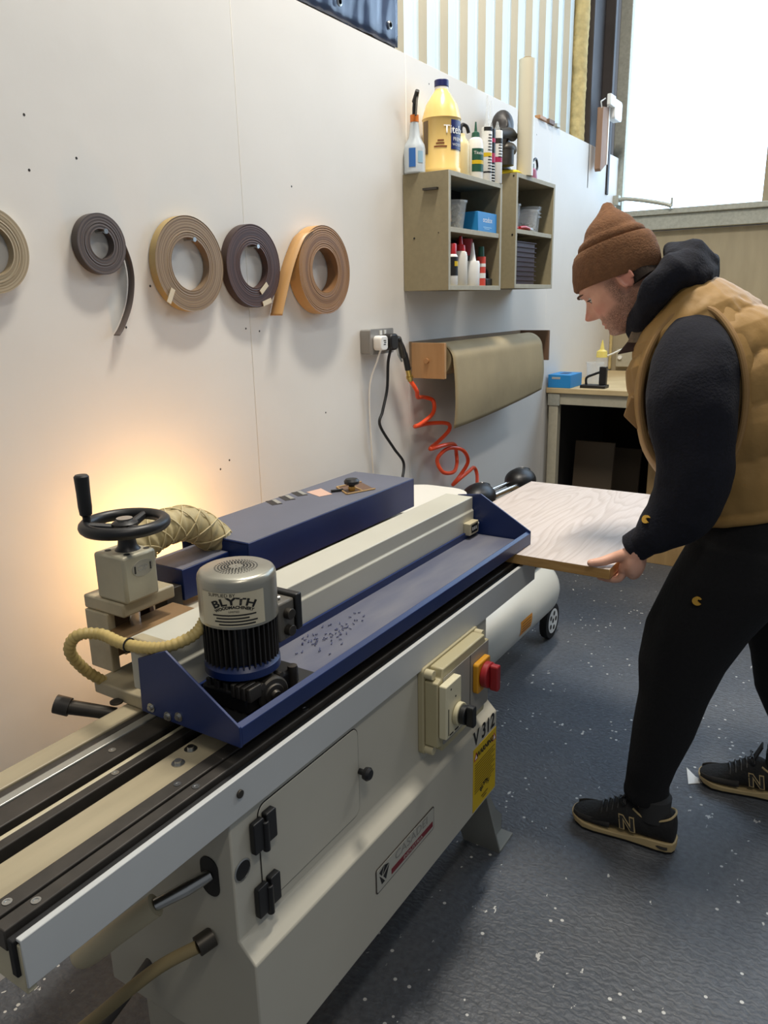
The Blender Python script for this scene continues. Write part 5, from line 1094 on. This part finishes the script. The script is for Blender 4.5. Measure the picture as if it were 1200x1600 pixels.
# stand collar lying open, brown inside
cl_ = MB().prism([(-1.005, 1.418), (-1.060, 1.430), (-1.075, 1.52), (-1.056, 1.515), (-1.045, 1.47)], YZ, 2.13, 2.148).build('collar', m_brown, vo, bevel=.004)
MB().prism([(-1.035, 1.452), (-1.07, 1.45), (-1.08, 1.53), (-1.062, 1.535)], YZ, 2.118, 2.128).build('collar_lining', M('grey_cord', (132, 116, 96), .9, nsc=90, namt=.2), cl_, bevel=.003)
MB().prism([(-1.062, 1.315), (-1.045, 1.26), (-1.085, 1.225), (-1.10, 1.30)], YZ, 2.085, 2.10).build('pocket_flap', m_vesttrim, vo, bevel=.004)
MB().tube([vring(.03 + .76 * i / 40, puff)[2] for i in range(41)], .005, 8).build('zip_placket', m_vesttrim, vo)
MB().tube(crom([(2.075, -1.255, .995), (2.07, -1.285, 1.05), (2.068, -1.32, 1.10)], 5), .005, 8).build('pocket_edge', m_vesttrim, vo)
# shoes
def shoe(cx, ty, hy, rz):
    L_ = ty - hy; pr_ = lambda u: hy + L_ * u
    prof = [(0.0, .030, .095, .060), (.03, .036, .130, .020), (.12, .040, .132, .018), (.25, .041, .116, .018), (.36, .042, .118, .018), (.46, .0425, .138, .018), (.56, .044, .116, .018), (.70, .048, .076, .020), (.83, .0485, .060, .022), (.92, .043, .052, .026), (.975, .030, .044, .032), (1, .012, .040, .036)]
    rings = []
    for u, w, top, bt in prof:
        bt = .026; ring = []
        n = 24
        for j in range(n):
            a = 2 * PI * j / n; sn, cs = math.sin(a), math.cos(a); zc = (top + bt) / 2; h = (top - bt) / 2
            ww = w * (1 - .34 * max(0, cs) ** 1.2) ; ring.append(Vector((cx + ww * math.copysign(abs(sn) ** .75, sn), pr_(u), zc + h * math.copysign(abs(cs) ** .8, cs))))
        rings.append(ring)
    R = Matrix.Translation((cx, (ty + hy) / 2, 0)) @ Matrix.Rotation(rz, 4, 'Z') @ Matrix.Translation((-cx, -(ty + hy) / 2, 0))
    def fin(mb): mb.V = [R @ v for v in mb.V]; return mb
    so_ = fin(MB().loft(rings)).build('shoe', m_shoe, pe, ang=60); s_ = so_.modifiers.new('sub', 'SUBSURF'); s_.levels = s_.render_levels = 1
    def outline(g):
        ws = [(0, .012), (.02, .026), (.06, .034), (.15, .0375), (.3, .0375), (.45, .0385), (.6, .044), (.75, .049), (.86, .0475), (.94, .038), (.985, .022), (1, .008)]
        return [(cx + w + g, pr_(u) + (g if u > .9 else -g if u < .05 else 0)) for u, w in ws] + [(cx - w - g, pr_(u) + (g if u > .9 else -g if u < .05 else 0)) for u, w in ws[::-1]]
    def sole(z0f, z1f, g0, g1):
        a, b = outline(g0), outline(g1); return MB().loft([[Vector((p, q, z0f((q - hy) / L_))) for p, q in a], [Vector((p, q, z1f((q - hy) / L_))) for p, q in b]])
    mid0 = lambda u: .007 + .016 * sst(.88, 1.02, u); mid1 = lambda u: .037 - .014 * sst(.2, .5, u) + .013 * sst(.8, 1, u)
    fin(sole(mid0, mid1, .002, .003)).build('midsole', m_sole, so_, bevel=.003)
    fin(sole(lambda u: .0005 + .016 * sst(.88, 1.02, u), lambda u: .008 + .016 * sst(.88, 1.02, u), 0, .001)).build('outsole', m_rubber, so_)
    fin(MB().tube([(cx - (.0375 + .004 * math.sin(i)) , pr_(.05 + .03 * i), .022) for i in range(6)], .004, 6)).build('heel_insert', m_suede, so_)
    fin(MB().tube(crom([(cx - .026, pr_(.40), .112), (cx - .033, pr_(.30), .098), (cx - .036, pr_(.18), .100), (cx - .029, pr_(.06), .115), (cx, pr_(.018), .122), (cx + .029, pr_(.06), .115), (cx + .036, pr_(.2), .10), (cx + .033, pr_(.30), .098), (cx + .026, pr_(.40), .112)], 5), .0032, 8)).build('collar_piping', m_sole, so_)
    fin(MB().loft([[Vector((cx + .024 * sx_, pr_(u), z)) for sx_, u, z in ((-1, .50, .115), (1, .50, .115), (1, .475, .12), (-1, .475, .12))], [Vector((cx + .020 * sx_, pr_(u), z)) for sx_, u, z in ((-1, .42, .178), (1, .42, .178), (1, .405, .176), (-1, .405, .176))]])).build('tongue', m_shoe, so_, bevel=.004)
    for i in range(5):
        u = .50 + .05 * i; z = .124 - .0115 * i + .004; w_ = .020 + .002 * i
        fin(MB().tube(crom([(cx - w_ - .008, pr_(u - .01), z - .016), (cx - w_ * .5, pr_(u), z), (cx + w_ * .5, pr_(u + .012), z), (cx + w_ + .008, pr_(u), z - .016)], 4), .0028, 6)).build('lace', m_black, so_)
    fin(MB().tube(crom([(cx - .012, pr_(.5), .132), (cx - .03, pr_(.52), .135), (cx - .034, pr_(.47), .118), (cx - .012, pr_(.49), .132), (cx + .03, pr_(.52), .13), (cx + .02, pr_(.50), .132)], 4), .0026, 6)).build('lace_bow', m_black, so_)
    for sd in (-1, 1):
        q = MB(); k = 10; vs = []
        for i in range(k + 1):   # toe and side overlays
            u = .60 + .38 * i / k; w = lerp_table([(p[0], p[1]) for p in prof], u)[0] + .0008; vs += [(cx + sd * w * 1.0, pr_(u), .034), (cx + sd * w * .93, pr_(u), .055 - .008 * i / k)]
        q.add(vs, [(2 * i, 2 * i + 1, 2 * i + 3, 2 * i + 2) for i in range(k)]); e = fin(q).build('toe_overlay', m_suede, so_); sm = e.modifiers.new('s', 'SOLIDIFY'); sm.thickness = .002
    # block letter N outlined in pale thread, on the side
    Np = [(0, 0), (.012, 0), (.012, .024), (.026, 0), (.038, 0), (.038, .040), (.026, .040), (.026, .017), (.012, .040), (0, .040)]
    Wn = lambda p, q, d: Vector((cx - .0435 - d + .08 * (q - .0) * .9, pr_(.50) - p * 1.0 + .0 - q * -.15, .044 + q))
    Np = [(p * 1.2, q * 1.15) for p, q in Np]
    fin(MB().prism(Np, Wn, -.004, .0012)).build('letter_patch', m_sole, so_)
    fin(MB().prism([(p * 1.2, q * 1.15) for p, q in [(.0022, .0022), (.0098, .0022), (.0098, .033), (.0275, .0022), (.0358, .0022), (.0358, .0378), (.0282, .0378), (.0282, .0085), (.0105, .0378), (.0022, .0378)]], Wn, .0012, .0019)).build('letter_inset', m_suede, so_)
    fin(MB().lathe([(.001, .08), (.044, .09), (.046, .125), (.047, .16), (.001, .18)], (cx, pr_(.22), 0), n=24)).build('sock', m_sock, so_)
    return so_
shoe(2.057, -.978, -1.283, 0)
shoe(2.470, -1.272, -1.575, math.radians(6))
tag(MB().prism([(2.405, -1.25), (2.50, -1.225), (2.46, -1.262), (2.445, -1.30)], XY, .001, .003).build('paper_scrap', m_white), 'white torn paper scrap on the floor under the toe of the rear shoe', 'scrap')
#@@P1
